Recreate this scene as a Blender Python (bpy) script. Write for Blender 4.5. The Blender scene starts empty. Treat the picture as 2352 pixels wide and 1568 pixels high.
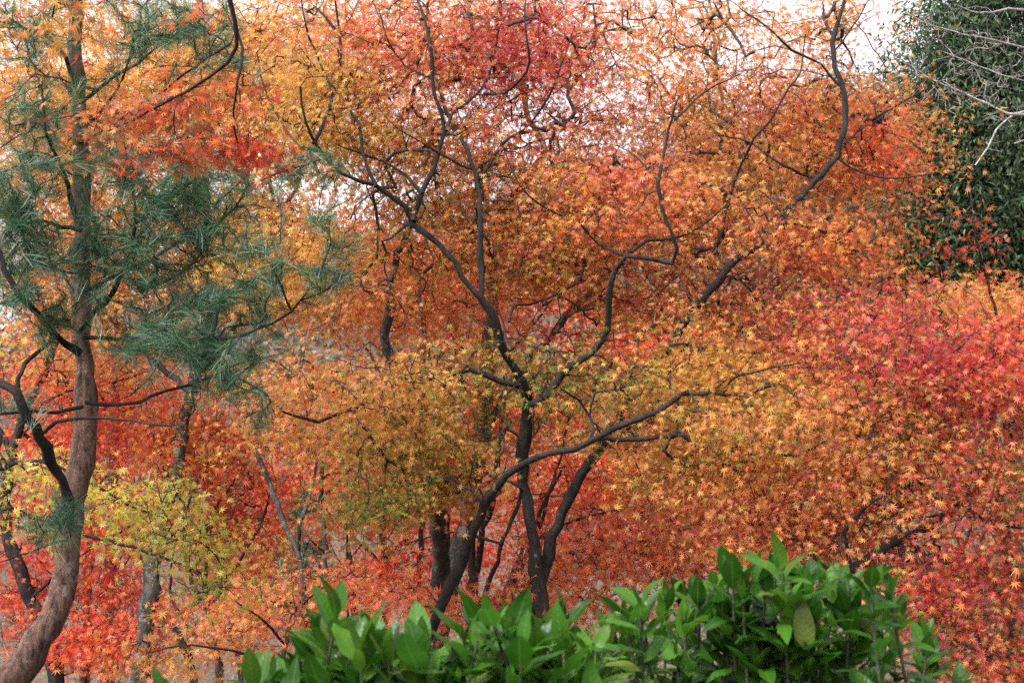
import bpy, math, random
import numpy as np
from mathutils import Vector, Euler

R = math.radians
rng = np.random.default_rng(7)
random.seed(7)
scene = bpy.context.scene
C = bpy.context.collection

# ------------------------------------------------------------------ camera
CAM = np.array([0.0, 0.0, 1.6])
PITCH = R(5.0)
cam_data = bpy.data.cameras.new("camera")
cam_data.sensor_width = 36.0
cam_data.lens = 50.0
cam_data.clip_end = 2000.0
cam_data.dof.use_dof = True
cam_data.dof.focus_distance = 7.3
cam_data.dof.aperture_fstop = 7.1
cam = bpy.data.objects.new("camera", cam_data)
C.objects.link(cam)
cam.location = CAM
cam.rotation_euler = (R(90) + PITCH, 0, 0)
scene.camera = cam

# ------------------------------------------------------------------ sky and light (bright overcast)
SUN_EL, SUN_ROT = R(55), R(225)
world = bpy.data.worlds.new("World")
scene.world = world
world.use_nodes = True
nt = world.node_tree
nt.nodes.clear()
sky = nt.nodes.new("ShaderNodeTexSky")
sky.sky_type = 'NISHITA'
sky.sun_disc = False
sky.sun_elevation = SUN_EL
sky.sun_rotation = SUN_ROT
sky.dust_density = 4.0
sky.ozone_density = 1.0
hs = nt.nodes.new("ShaderNodeHueSaturation")
hs.inputs['Saturation'].default_value = 0.0      # a sky of even white cloud
hs.inputs['Value'].default_value = 1.0
bg = nt.nodes.new("ShaderNodeBackground")
bg.inputs['Strength'].default_value = 0.15
wo = nt.nodes.new("ShaderNodeOutputWorld")
nt.links.new(sky.outputs[0], hs.inputs['Color'])
cl = nt.nodes.new("ShaderNodeMixRGB")               # a faintly cool cloud white
cl.blend_type = 'MULTIPLY'
cl.inputs[0].default_value = 1.0
cl.inputs[2].default_value = (0.97, 0.99, 1.04, 1)
nt.links.new(hs.outputs[0], cl.inputs[1])
nt.links.new(cl.outputs[0], bg.inputs[0])
nt.links.new(bg.outputs[0], wo.inputs[0])
sd = bpy.data.lights.new("sun", 'SUN')
sd.energy = 1.5
sd.angle = R(12)
sd.color = (1.0, 0.96, 0.9)
so = bpy.data.objects.new("sun", sd)
C.objects.link(so)
so.rotation_euler = (R(90) - SUN_EL, 0, R(-45))
so.location = (0, 0, 30)

scene.view_settings.view_transform = 'Standard'
scene.view_settings.look = 'None'
scene.view_settings.gamma = 1.0
scene.view_settings.exposure = 1.58
scene.render.engine = 'CYCLES'
cy = scene.cycles
cy.use_denoising = False            # keeps the fine leaf detail
cy.max_bounces = 8
cy.diffuse_bounces = 4
cy.glossy_bounces = 2
cy.transmission_bounces = 4
cy.transparent_max_bounces = 4
cy.caustics_reflective = False
cy.caustics_refractive = False

# ------------------------------------------------------------------ helpers
K = 36.0 / 50.0 / 2352.0          # metres per traced unit at 1 m
CP, SP = math.cos(PITCH), math.sin(PITCH)


def W(px, py, d):
    """a point seen at (px, py) of the 2352 wide photograph, d metres away"""
    px, py, d = np.broadcast_arrays(np.asarray(px, float), np.asarray(py, float), np.asarray(d, float))
    x = (px - 1176.0) * K * d
    u = (784.0 - py) * K * d
    return np.stack([x, d * CP - u * SP, CAM[2] + d * SP + u * CP], -1)


def ground_z(x, y):
    """terrace at the camera, a bank behind the hedge, a hollow, a hillside rising beyond"""
    t = np.clip((y - 4.0) / 3.5, 0, 1)
    z = -1.3 * t * t * (3 - 2 * t)
    z = z + np.clip(y - 15, 0, 25) * 0.075
    z = z + np.clip(y - 40, 0, 110) * np.clip(0.155 + (x + 33) / 52 * 0.175, 0.10, 0.38) - np.clip(y - 40, 0, 25) * 0.075
    z = z + 0.06 * np.sin(x * 0.9 + y * 0.4) + 0.05 * np.sin(x * 2.1 - y * 1.3)
    return z


def norm(v):
    return v / np.maximum(np.linalg.norm(v, axis=-1, keepdims=True), 1e-9)


def mesh_obj(name, verts, quads, mat, parent=None, origin=None, colors=None, uvs=None, smooth=False):
    """ONE mesh object from numpy arrays of vertices and quads"""
    verts = np.asarray(verts, np.float32)
    if origin is not None:
        verts = verts - np.asarray(origin, np.float32)
    quads = np.asarray(quads, np.int32)
    me = bpy.data.meshes.new(name)
    nq, k = quads.shape
    me.vertices.add(len(verts))
    me.vertices.foreach_set("co", verts.ravel())
    me.loops.add(nq * k)
    me.loops.foreach_set("vertex_index", quads.ravel())
    me.polygons.add(nq)
    me.polygons.foreach_set("loop_start", np.arange(0, nq * k, k, dtype=np.int32))
    if smooth:
        me.polygons.foreach_set("use_smooth", np.ones(nq, bool))
    me.update(calc_edges=True)
    if colors is not None:
        a = me.attributes.new("leaf_color", 'FLOAT_COLOR', 'POINT')
        a.data.foreach_set("color", np.asarray(colors, np.float32).ravel())
    if uvs is not None:
        a = me.attributes.new("leaf_uv", 'FLOAT_VECTOR', 'POINT')
        a.data.foreach_set("vector", np.asarray(uvs, np.float32).ravel())
    if mat:
        me.materials.append(mat)
    o = bpy.data.objects.new(name, me)
    C.objects.link(o)
    if parent:
        o.parent = parent
        if origin is None:
            pass
    elif origin is not None:
        o.location = origin
    return o


def thing(name, label, cat, loc, group=None):
    o = bpy.data.objects.new(name, None)
    o.empty_display_size = 0.2
    C.objects.link(o)
    o.location = loc
    o['label'] = label
    o['category'] = cat
    if group:
        o['group'] = group
    return o


def catmull(P, step):
    """smooth a traced polyline (columns: x y z radius) and resample it"""
    P = np.asarray(P, float)
    if len(P) < 2:
        return P
    Q = np.vstack([2 * P[0] - P[1], P, 2 * P[-1] - P[-2]])
    out = []
    for i in range(1, len(Q) - 2):
        L = np.linalg.norm(Q[i + 1, :3] - Q[i, :3])
        n = max(1, int(round(L / step)))
        for s in range(n):
            t = s / n
            a, b, c, d = Q[i - 1], Q[i], Q[i + 1], Q[i + 2]
            out.append(0.5 * (2 * b + (c - a) * t + (2 * a - 5 * b + 4 * c - d) * t * t + (3 * b - a - 3 * c + d) * t ** 3))
    out.append(P[-1])
    return np.array(out)


def tube(P, rad, sides, verts, quads, rough=0.0):
    """append a tapering tube along P to the lists"""
    P = np.asarray(P, float)
    n = len(P)
    if n < 2:
        return
    T = norm(np.gradient(P, axis=0))
    ref = np.array([0.31, 0.17, 0.93]) if abs(T[0][2]) < 0.8 else np.array([0.93, 0.31, 0.17])
    A = norm(np.cross(T, ref))
    B = np.cross(T, A)
    ang = np.linspace(0, 2 * math.pi, sides, endpoint=False)
    r = np.asarray(rad, float)[:, None, None]
    if rough > 0:
        jit = 1 + rough * rng.standard_normal((n, sides))
        jit = (jit + np.roll(jit, 1, 1) + np.roll(jit, 1, 0)) / 3
        r = r * jit[:, :, None]
    ring = P[:, None, :] + r * (np.cos(ang)[None, :, None] * A[:, None, :] + np.sin(ang)[None, :, None] * B[:, None, :])
    base = sum(len(v) for v in verts)
    verts.append(ring.reshape(-1, 3))
    i = np.arange(n - 1)[:, None] * sides
    j = np.arange(sides)[None, :]
    j2 = (j + 1) % sides
    q = np.stack([i + j, i + j2, i + sides + j2, i + sides + j], -1).reshape(-1, 4) + base
    quads.append(q)


# ------------------------------------------------------------------ materials
def new_mat(name):
    m = bpy.data.materials.new(name)
    m.use_nodes = True
    m.node_tree.nodes.clear()
    return m, m.node_tree


def leaf_mat(name, trans=0.45, rough=0.42, spec=0.45):
    """a thin leaf: colour per leaf, lets light through"""
    m, t = new_mat(name)
    at = t.nodes.new("ShaderNodeAttribute")
    at.attribute_name = "leaf_color"
    pb = t.nodes.new("ShaderNodeBsdfPrincipled")
    pb.inputs['Roughness'].default_value = rough
    pb.inputs['Specular IOR Level'].default_value = spec
    tr = t.nodes.new("ShaderNodeBsdfTranslucent")
    mx = t.nodes.new("ShaderNodeMixShader")
    mx.inputs[0].default_value = trans
    gm = t.nodes.new("ShaderNodeHueSaturation")
    gm.inputs['Saturation'].default_value = 1.0
    gm.inputs['Value'].default_value = 1.15
    out = t.nodes.new("ShaderNodeOutputMaterial")
    t.links.new(at.outputs['Color'], pb.inputs['Base Color'])
    t.links.new(at.outputs['Color'], gm.inputs['Color'])
    t.links.new(gm.outputs[0], tr.inputs['Color'])
    t.links.new(pb.outputs[0], mx.inputs[1])
    t.links.new(tr.outputs[0], mx.inputs[2])
    t.links.new(mx.outputs[0], out.inputs[0])
    return m


def bark_mat(name, c1, c2, lichen=None, lich_amt=0.55, scale=18.0, stretch=0.35):
    m, t = new_mat(name)
    tc = t.nodes.new("ShaderNodeTexCoord")
    mp = t.nodes.new("ShaderNodeMapping")
    mp.inputs['Scale'].default_value = (1, 1, stretch)
    n1 = t.nodes.new("ShaderNodeTexNoise")
    n1.inputs['Scale'].default_value = scale
    n1.inputs['Detail'].default_value = 8
    n1.inputs['Roughness'].default_value = 0.78
    cr = t.nodes.new("ShaderNodeValToRGB")
    cr.color_ramp.elements[0].position = 0.40
    cr.color_ramp.elements[1].position = 0.62
    cr.color_ramp.elements[0].color = (*c1, 1)
    cr.color_ramp.elements[1].color = (*c2, 1)
    pb = t.nodes.new("ShaderNodeBsdfPrincipled")
    pb.inputs['Roughness'].default_value = 0.85
    pb.inputs['Specular IOR Level'].default_value = 0.3
    bp = t.nodes.new("ShaderNodeBump")
    bp.inputs['Strength'].default_value = 1.0
    bp.inputs['Distance'].default_value = 0.025
    out = t.nodes.new("ShaderNodeOutputMaterial")
    t.links.new(tc.outputs['Object'], mp.inputs[0])
    t.links.new(mp.outputs[0], n1.inputs['Vector'])
    t.links.new(n1.outputs['Fac'], cr.inputs[0])
    t.links.new(n1.outputs['Fac'], bp.inputs['Height'])
    t.links.new(bp.outputs[0], pb.inputs['Normal'])
    col = cr.outputs[0]
    if lichen:
        n2 = t.nodes.new("ShaderNodeTexNoise")
        n2.inputs['Scale'].default_value = 9.0
        n2.inputs['Detail'].default_value = 8
        n2.inputs['Roughness'].default_value = 0.75
        c2r = t.nodes.new("ShaderNodeValToRGB")
        c2r.color_ramp.elements[0].position = lich_amt
        c2r.color_ramp.elements[1].position = lich_amt + 0.07
        mix = t.nodes.new("ShaderNodeMixRGB")
        mix.inputs[2].default_value = (*lichen, 1)
        t.links.new(tc.outputs['Object'], n2.inputs['Vector'])
        t.links.new(n2.outputs['Fac'], c2r.inputs[0])
        t.links.new(c2r.outputs[0], mix.inputs[0])
        t.links.new(col, mix.inputs[1])
        col = mix.outputs[0]
    t.links.new(col, pb.inputs['Base Color'])
    t.links.new(pb.outputs[0], out.inputs[0])
    return m


M_MAPLE = leaf_mat("maple_leaf", 0.42, 0.48, 0.28)
M_NEEDLE = leaf_mat("pine_needle", 0.2, 0.4, 0.5)
M_EVER = leaf_mat("evergreen_leaf", 0.2, 0.5, 0.2)
M_BARK_DARK = bark_mat("dark_maple_bark", (0.007, 0.0055, 0.005), (0.040, 0.030, 0.025), (0.12, 0.13, 0.11), 0.62)
M_BARK_GREY = bark_mat("lichened_bark", (0.022, 0.019, 0.017), (0.085, 0.078, 0.068), (0.19, 0.215, 0.18), 0.55)
M_BARK_PINE = bark_mat("pine_bark", (0.026, 0.015, 0.011), (0.22, 0.115, 0.082), (0.24, 0.18, 0.15), 0.57, 34.0, 0.3)
M_BARK_PALE = bark_mat("pale_bare_bark", (0.22, 0.2, 0.19), (0.5, 0.47, 0.44), None, 0.5, 22.0)
M_TWIG = bark_mat("twig_bark", (0.03, 0.022, 0.02), (0.09, 0.06, 0.05))
M_TWIG_PALE = bark_mat("pale_twig_bark", (0.16, 0.14, 0.13), (0.38, 0.35, 0.32))
M_TWIG_DRY = bark_mat("dry_twig_bark", (0.10, 0.085, 0.07), (0.30, 0.26, 0.21))

PAL = {
    'or': (0.62, 0.225, 0.060), 'am': (0.58, 0.300, 0.060), 'ye': (0.68, 0.440, 0.085), 'sa': (0.64, 0.200, 0.120),
    'rd': (0.54, 0.040, 0.028), 'vr': (0.70, 0.110, 0.038), 'cr': (0.37, 0.028, 0.044), 'gr': (0.095, 0.185, 0.034),
    'ol': (0.26, 0.210, 0.040), 'yg': (0.44, 0.430, 0.062), 'br': (0.18, 0.068, 0.036), 'pk': (0.58, 0.120, 0.125),
}
PN = list(PAL)
PC = np.array([PAL[k] for k in PN])


def wvec(d):
    v = np.zeros(len(PN))
    for k, a in d.items():
        v[PN.index(k)] = a
    return v / v.sum()


def pick_colors(pos, base, patches, spray=None):
    """real colour of each leaf: a mix of autumn hues that drifts through the crown"""
    n = len(pos)
    w = np.tile(wvec(base), (n, 1))
    for (px, py, d, r, wd) in patches:
        c = W(px, py, d)
        rr = r * K * d
        f = np.exp(-(((pos - c) * np.array([1, 0.45, 1])) ** 2).sum(1) / rr ** 2)[:, None]
        w = w * (1 - f) + wvec(wd)[None] * f
    cw = np.cumsum(w, 1)
    u1 = rng.random(n)
    if spray is not None:                      # leaves of one spray have mostly turned together
        us = rng.random(int(spray.max()) + 1)[spray]
        u1 = np.where(rng.random(n) < 0.68, us, u1)
    i1 = np.minimum((cw < u1[:, None]).sum(1), len(PN) - 1)
    i2 = np.minimum((cw < rng.random(n)[:, None]).sum(1), len(PN) - 1)
    t = rng.random(n)[:, None] * 0.5
    col = PC[i1] * (1 - t) + PC[i2] * t
    return col * np.exp(rng.normal(0, 0.17, n))[:, None]


def maple_template(lobes):
    """unit maple leaf, origin where the petiole joins, tip along +y; kite per lobe and a petiole strip"""
    if lobes == 7:
        ang = [0, 38, -38, 77, -77, 122, -122]
        ln = [1.0, 0.93, 0.93, 0.74, 0.74, 0.42, 0.42]
        half, notch = 14, 0.31
    else:
        ang = [0, 46, -46, 96, -96]
        ln = [1.0, 0.9, 0.9, 0.62, 0.62]
        half, notch = 22, 0.38
    V = [(0, 0, 0)]
    Q = []
    for a, l in zip(ang, ln):
        i = len(V)
        for (da, rr) in ((-half, notch * (0.6 + 0.5 * l)), (0, l), (half, notch * (0.6 + 0.5 * l))):
            b = R(a + da)
            V.append((math.sin(b) * rr, math.cos(b) * rr, 0))
        Q.append((0, i, i + 1, i + 2))
    tipmask = np.zeros(len(V))
    tipmask[2::3] = 1
    i = len(V)
    V += [(-0.02, 0, 0), (0.02, 0, 0), (0.012, -0.65, 0.1), (-0.012, -0.65, 0.1)]
    Q.append((i, i + 1, i + 2, i + 3))
    tipmask = np.append(tipmask, [0, 0, 0, 0])
    return np.array(V, float), np.array(Q), tipmask


def oval_template(n=2, wid=0.16):
    V = [(0, 0, 0), (-wid, 0.35, 0.03), (0, 0.4, 0), (wid, 0.35, 0.03), (-wid * 0.6, 0.75, 0.0), (0, 0.75, -0.03), (wid * 0.6, 0.75, 0.0), (0, 1, -0.1)]
    Q = [(0, 2, 1, 1), ]
    Q = [(0, 3, 2, 1), (1, 2, 5, 4), (2, 3, 6, 5), (4, 5, 6, 7)]
    return np.array(V, float), np.array(Q), np.zeros(8)


TPLO = oval_template()


TPL7 = maple_template(7)
TPL5 = maple_template(5)


def leaves_mesh(name, pos, nrm, tip, size, col, tpl, mat, parent, origin, curl=0.28):
    V, Q, tm = tpl
    n, m = len(pos), len(V)
    nrm = norm(nrm)
    t = norm(tip - (tip * nrm).sum(1, keepdims=True) * nrm)
    s = np.cross(t, nrm)
    sx = rng.uniform(0.75, 1.1, n)[:, None]
    cu = (curl * rng.normal(0.6, 0.7, n) * np.where(rng.random(n) < 0.25, 2.6, 1.0))[:, None]
    fold = (rng.normal(0.15, 0.3, n))[:, None]
    lx = V[None, :, 0] * sx
    ly = V[None, :, 1] * np.ones((n, 1))
    r2 = lx * lx + ly * ly
    lz = V[None, :, 2] - cu * r2 + fold * np.abs(lx)
    # ragged lobes
    lj = 1 + 0.12 * rng.standard_normal((n, m)) * tm[None]
    lx, ly = lx * lj, ly * lj
    sz = np.broadcast_to(np.asarray(size, float), (n,))[:, None, None]
    P = pos[:, None, :] + sz * (lx[..., None] * s[:, None, :] + ly[..., None] * t[:, None, :] + lz[..., None] * nrm[:, None, :])
    quads = (Q[None] + (np.arange(n) * m)[:, None, None]).reshape(-1, Q.shape[1])
    cc = np.repeat(col[:, None, :], m, 1)
    tint = rng.normal(0, 0.12, n)[:, None, None] * tm[None, :, None] * np.array([0.3, 1.0, 0.6])[None, None]
    cc = np.clip(cc * (1 - tint), 0.002, 0.85)
    cc = np.concatenate([cc, np.ones((n, m, 1))], 2).reshape(-1, 4)
    return mesh_obj(name, P.reshape(-1, 3), quads, mat, parent, origin, cc)


def trace(pts, d0, d1, w0, w1, wob=0.12, step=0.07, ph=None):
    """traced limb -> world polyline with radii"""
    pts = np.asarray(pts, float)
    seg = np.r_[0, np.cumsum(np.linalg.norm(np.diff(pts, axis=0), axis=1))]
    u = seg / seg[-1]
    ph = rng.uniform(0, 6) if ph is None else ph
    d = d0 + (d1 - d0) * u + wob * (np.sin(u * 5 + ph) - math.sin(ph)) * np.minimum(u * 3, 1)
    w = w0 + (w1 - w0) * u
    P = W(pts[:, 0], pts[:, 1], d)
    L = catmull(np.c_[P, w / 2 * K * d], step)
    n = len(L)
    j = rng.normal(0, 1, (n, 3)) * np.minimum(0.4 * L[:, 3:4], 0.0055)
    j[0] = j[-1] = 0
    L[:, :3] += j
    sw = np.convolve(rng.normal(0, 0.16, n + 2), [0.3, 0.4, 0.3], 'valid')
    L[:, 3] *= 1 + sw
    return L


def to_ground(L):
    """carry the foot of a trunk on down to the ground"""
    p = L[0]
    dr = norm(L[0, :3] - L[min(6, len(L) - 1), :3])
    z = ground_z(p[0], p[1])
    if p[2] <= z:
        return L
    h = p[2] - z + 0.15
    n = max(3, int(h / 0.1))
    ext = []
    for i in range(n, 0, -1):
        t = i / n
        f = h * t
        side = dr[:2] / max(0.5, -dr[2]) * f * (1 - 0.5 * t) * (1 if dr[2] < 0 else 0)
        ext.append([p[0] + side[0], p[1] + side[1], p[2] - f, p[3] * (1 + 0.5 * t ** 3)])
    return np.vstack([np.array(ext), L])


def grow(limbs, targets, pull=0.4):
    """join every target to the nearest wood, forward of it; returns list of (points, radii)"""
    n0 = sum(len(l) for l in limbs)
    cap = n0 + len(targets) * 14 + 100
    P = np.zeros((cap, 3))
    D = np.zeros((cap, 3))
    par = np.full(cap, -1)
    k = 0
    for l in limbs:
        m = len(l)
        P[k:k + m] = l[:, :3]
        D[k:k + m] = norm(np.gradient(l[:, :3], axis=0))
        k += m
    rmax = np.zeros(cap)
    rmax[:n0] = np.concatenate([l[:, 3] for l in limbs])
    # nearest first
    dist = np.array([np.min(((P[:n0] - t) ** 2).sum(1)) for t in targets])
    paths = []
    for ti in np.argsort(dist):
        t = targets[ti]
        v = t - P[:k]
        L = np.linalg.norm(v, axis=1) + 1e-6
        cs = (v * D[:k]).sum(1) / L
        cost = L * (1.25 - 0.5 * cs)
        i = int(np.argmin(cost))
        Li = L[i]
        if Li < 0.02:
            continue
        p0 = P[i]
        c = p0 + norm(D[i] + 0.25 * rng.standard_normal(3)) * pull * Li + np.array([0, 0, 0.06 * Li])
        n = int(min(12, max(2, math.ceil(Li / 0.11))))
        u = np.linspace(0, 1, n + 1)[:, None]
        pts = (1 - u) ** 2 * p0 + 2 * u * (1 - u) * c + u * u * t
        pts[1:-1] += rng.normal(0, 0.012, (n - 1, 3))
        idx = np.arange(k, k + n)
        P[idx] = pts[1:]
        D[idx] = norm(np.diff(pts, axis=0))
        par[idx[0]] = i
        par[idx[1:]] = idx[:-1]
        k += n
        paths.append((i, idx))
    cnt = np.zeros(cap)
    for i, idx in paths:
        cnt[idx[-1]] += 1
    for j in range(k - 1, n0 - 1, -1):
        cnt[par[j]] += cnt[j]
    return P, D, cnt, paths, n0, rmax, par


def owner(par, n0, lims, paths):
    """which limb every grown path hangs from"""
    own = {}
    res = []
    for i, idx in paths:
        o = int(np.searchsorted(lims, i, 'right')) - 1 if i < n0 else own[i]
        for q in idx:
            own[int(q)] = o
        res.append(o)
    return res


def wood_mesh(kind, L, mine, P, cnt, n0, rmax, rtip, mats, parent, origin, sides=10, rough=0.1, expo=0.31, tsides=4):
    """one limb and the side twigs that grow from it, as ONE mesh"""
    verts, quads = [], []
    tube(L[:, :3], L[:, 3], sides, verts, quads, rough)
    nb = sum(len(q) for q in quads)
    for i, idx in mine:
        r = rtip * np.maximum(cnt[idx], 1) ** expo
        r0 = r[0] * 1.1
        if i < n0:
            r0 = min(r0, rmax[i] * 0.65)
            r = np.minimum(r, r0)
        tube(np.vstack([P[i], P[idx]]), np.r_[r0, r], tsides if r0 < 0.006 else 6, verts, quads)
    o = mesh_obj(kind, np.vstack(verts), np.vstack(quads), mats[0], parent, origin, smooth=True)
    if len(mats) > 1:
        o.data.materials.append(mats[1])
        mi = np.ones(len(o.data.polygons), np.int32)
        mi[:nb] = 0
        o.data.polygons.foreach_set("material_index", mi)
    return o


def build_wood(limbs, targets, rtip, mats, root, base, pull=0.4, sides=10, rough=0.16, tsides=4, trunk_sides=None):
    """limb meshes under root; returns for each limb (object, its paths), and the grown points"""
    Ls = [l for _, l in limbs]
    P, D, cnt, paths, n0, rmax, par = grow(Ls, targets, pull)
    lims = np.r_[0, np.cumsum([len(l) for l in Ls])]
    own = owner(par, n0, lims, paths)
    out = []
    for k, (kind, L) in enumerate(limbs):
        mine = [p for p, o in zip(paths, own) if o == k]
        m = mats if kind != 'trunk' or len(mats) < 3 else (mats[2], mats[1])
        ob = wood_mesh(kind, L, mine, P, cnt, n0, rmax, rtip, m[:2], root, base, (trunk_sides or sides) if kind == 'trunk' else sides, rough, tsides=tsides)
        out.append((ob, mine))
    return out, P, D


def ell(cx, cy, rx, ry, d, rd, n):
    """n points through an ellipsoid of crown, thinning a little inwards"""
    v = norm(rng.standard_normal((n, 3))) * (rng.random((n, 1)) ** (1 / 2.1)) * (1 + 0.22 * rng.standard_normal((n, 1)))
    return W(cx + rx * v[:, 0], cy + ry * v[:, 1], d + rd * v[:, 2])


def limb_mesh(L, name, mat, parent, origin, sides=10, rough=0.14):
    verts, quads = [], []
    tube(L[:, :3], L[:, 3], sides, verts, quads, rough)
    return mesh_obj(name, np.vstack(verts), np.vstack(quads), mat, parent, origin, smooth=True)


def in_any(pts, gaps):
    bad = np.zeros(len(pts), bool)
    for (px, py, rx, ry, d, rd) in gaps:
        # a hollow in the crown
        c = W(px, py, d)
        q = (pts - c) / np.array([rx * K * d, rd, ry * K * d])
        bad |= (q ** 2).sum(1) < 1
    return bad


def maple(name, label, limbs, crowns, pal, patches=(), size=0.031, per=14, spread=0.15, bark=None, group=None,
          tpl=None, rtip=0.0021, gaps=(), cat="maple tree", face=(0, -0.25, 0), twig=None, flat=0.28, twigsides=3, back=0.0, dens=1.0, bare=0.2, tier=0.27):
    """limbs: (kind, pts, d0, d1, w0, w1); the first reaches the ground and gives the base"""
    bark = bark or M_BARK_DARK
    tpl = tpl or TPL7
    built = []
    for kind, pts, d0, d1, w0, w1 in limbs:
        L = trace(pts, d0, d1, w0, w1)
        if kind == 'trunk':
            L = to_ground(L)
        built.append((kind, L))
    b = built[0][1][0, :3]
    base = np.array([b[0], b[1], ground_z(b[0], b[1])])
    root = thing(name, label, cat, base, group)
    tg = np.vstack([ell(c[0], c[1], c[2], c[3], c[4] + back, c[5], int(c[6] * dens)) for c in crowns])
    if gaps:
        tg = tg[~in_any(tg, gaps)]
    # sprays gather into drooping tiers
    rr = np.linalg.norm(tg[:, :2] - tg[:, :2].mean(0), axis=1)
    lift = 0.14 * rr + 0.10 * np.sin(tg[:, 0] * 2.3 + tg[:, 1] * 1.1) + 0.07 * np.sin(tg[:, 0] * 5.1 - tg[:, 1] * 3.7)
    h = tier * (1 + 0.0 * rr)
    zz = tg[:, 2] + lift
    tg[:, 2] = zz * 0.72 + 0.28 * np.round(zz / h) * h - lift
    wood, P, D = build_wood(built, tg, rtip, (bark, twig or M_TWIG), root, base, tsides=twigsides)
    cen = tg.mean(0)
    thick = np.vstack([L[L[:, 3] > 0.011][::2, :3] for _, L in built if (L[:, 3] > 0.011).any()] or [np.zeros((0, 3))])
    for ob, mine in wood:
        pos, nr, tp, sp = [], [], [], []
        for i, idx in mine:
            m = max(2, int(per * math.exp(rng.normal(-0.1, 0.5))))
            tail = P[idx[-min(4, len(idx)):]]
            a = tail[rng.integers(0, len(tail), m)]
            off = rng.normal(0, 1, (m, 3)) * np.array([spread, spread, spread * flat])
            p = a + off
            p[:, 2] -= 0.25 * np.linalg.norm(off[:, :2], axis=1)
            out = norm(p - cen) * 0.3
            pos.append(p)
            sp.append(np.full(m, len(sp)))
            nr.append(np.array([0, 0, 0.6]) + np.array(face) + out + 0.9 * rng.standard_normal((m, 3)))
            tp.append(norm(off + 1e-4) * 0.6 + np.array([0, 0, -0.7]) + 0.5 * rng.standard_normal((m, 3)))
        if not pos:
            continue
        pos, nr, tp, sp = np.vstack(pos), np.vstack(nr), np.vstack(tp), np.concatenate(sp)
        k = np.ones(len(pos), bool)
        if gaps:
            k &= ~in_any(pos, gaps)
        if bare > 0 and len(thick):                       # the inside of the crown, along the thick wood, is bare
            dmin = np.full(len(pos), 9.0)
            for q in range(0, len(thick), 200):
                dmin = np.minimum(dmin, np.sqrt(((pos[:, None] - thick[None, q:q + 200]) ** 2).sum(-1).min(1)))
            k &= (dmin > bare) | (rng.random(len(pos)) < 0.15)
        pos, nr, tp, sp = pos[k], nr[k], tp[k], sp[k]
        if not len(pos):
            continue
        col = pick_colors(pos, pal, patches, sp)
        sz = size * np.exp(np.clip(rng.normal(-0.03, 0.27, len(pos)), -0.8, 0.45))
        leaves_mesh("foliage", pos, nr, tp, sz, col, tpl, M_MAPLE, ob, base)
    return root


# ------------------------------------------------------------------ ground and far hill
def grid_mesh(name, xs, ys, zf, mat):
    X, Y = np.meshgrid(xs, ys)
    Z = zf(X, Y)
    n, m = len(ys), len(xs)
    i = np.arange(n - 1)[:, None] * m
    j = np.arange(m - 1)[None]
    q = np.stack([i + j, i + j + 1, i + m + j + 1, i + m + j], -1).reshape(-1, 4)
    return mesh_obj(name, np.stack([X, Y, Z], -1).reshape(-1, 3), q, mat, smooth=True)


def ground_mat():
    m, t = new_mat("leaf_strewn_soil")
    tc = t.nodes.new("ShaderNodeTexCoord")
    n1 = t.nodes.new("ShaderNodeTexNoise")
    n1.inputs['Scale'].default_value = 1.3
    n1.inputs['Detail'].default_value = 8
    n2 = t.nodes.new("ShaderNodeTexVoronoi")
    n2.inputs['Scale'].default_value = 14
    cr = t.nodes.new("ShaderNodeValToRGB")
    e = cr.color_ramp.elements
    e[0].position, e[0].color = 0.3, (0.035, 0.026, 0.018, 1)
    e[1].position, e[1].color = 0.7, (0.085, 0.075, 0.045, 1)
    x = cr.color_ramp.elements.new(0.52)
    x.color = (0.075, 0.05, 0.033, 1)
    mx = t.nodes.new("ShaderNodeMixRGB")
    mx.blend_type = 'OVERLAY'
    mx.inputs[0].default_value = 0.35
    pb = t.nodes.new("ShaderNodeBsdfPrincipled")
    pb.inputs['Roughness'].default_value = 0.95
    out = t.nodes.new("ShaderNodeOutputMaterial")
    t.links.new(tc.outputs['Object'], n1.inputs['Vector'])
    t.links.new(tc.outputs['Object'], n2.inputs['Vector'])
    t.links.new(n1.outputs['Fac'], cr.inputs[0])
    t.links.new(cr.outputs[0], mx.inputs[1])
    t.links.new(n2.outputs['Color'], mx.inputs[2])
    t.links.new(mx.outputs[0], pb.inputs['Base Color'])
    t.links.new(pb.outputs[0], out.inputs[0])
    return m


xs = np.r_[-400, -200, -120, np.linspace(-60, 60, 121), 120, 200, 400]
ys = np.r_[-300, -60, -20, np.linspace(-8, 60, 120), np.linspace(64, 170, 30), 260, 700]
g = grid_mesh("ground", xs, ys, ground_z, ground_mat())
g['kind'] = 'structure'

# leaves and wood of the hillside far behind, which reads as one mass
hn = 9000
hx = rng.uniform(-75, 85, hn)
hy = 42 + 112 * rng.random(hn) ** 0.8
hz = ground_z(hx, hy)
hp, hc = [], []
hpal = np.array([(0.10, 0.11, 0.07), (0.07, 0.10, 0.06), (0.13, 0.11, 0.09), (0.16, 0.10, 0.06), (0.05, 0.08, 0.06), (0.14, 0.13, 0.12)])
tree_h = rng.uniform(2.0, 6.0, hn)
for k in range(16):
    f = rng.random(hn)
    hp.append(np.c_[hx + rng.normal(0, 0.8, hn) * (1.2 - f), hy + rng.normal(0, 0.8, hn), hz + tree_h * f])
    hc.append(hpal[(np.arange(hn) * 7919 // 3) % 6] * np.exp(rng.normal(0, 0.25, hn))[:, None])
hp, hc = np.vstack(hp), np.vstack(hc)
o = leaves_mesh("far_wood", hp, rng.standard_normal(hp.shape) + np.array([0, -0.5, 0.7]), rng.standard_normal(hp.shape),
                rng.uniform(0.25, 0.7, len(hp)), hc, TPLO, M_EVER, None, None)
o['kind'] = 'stuff'
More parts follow.
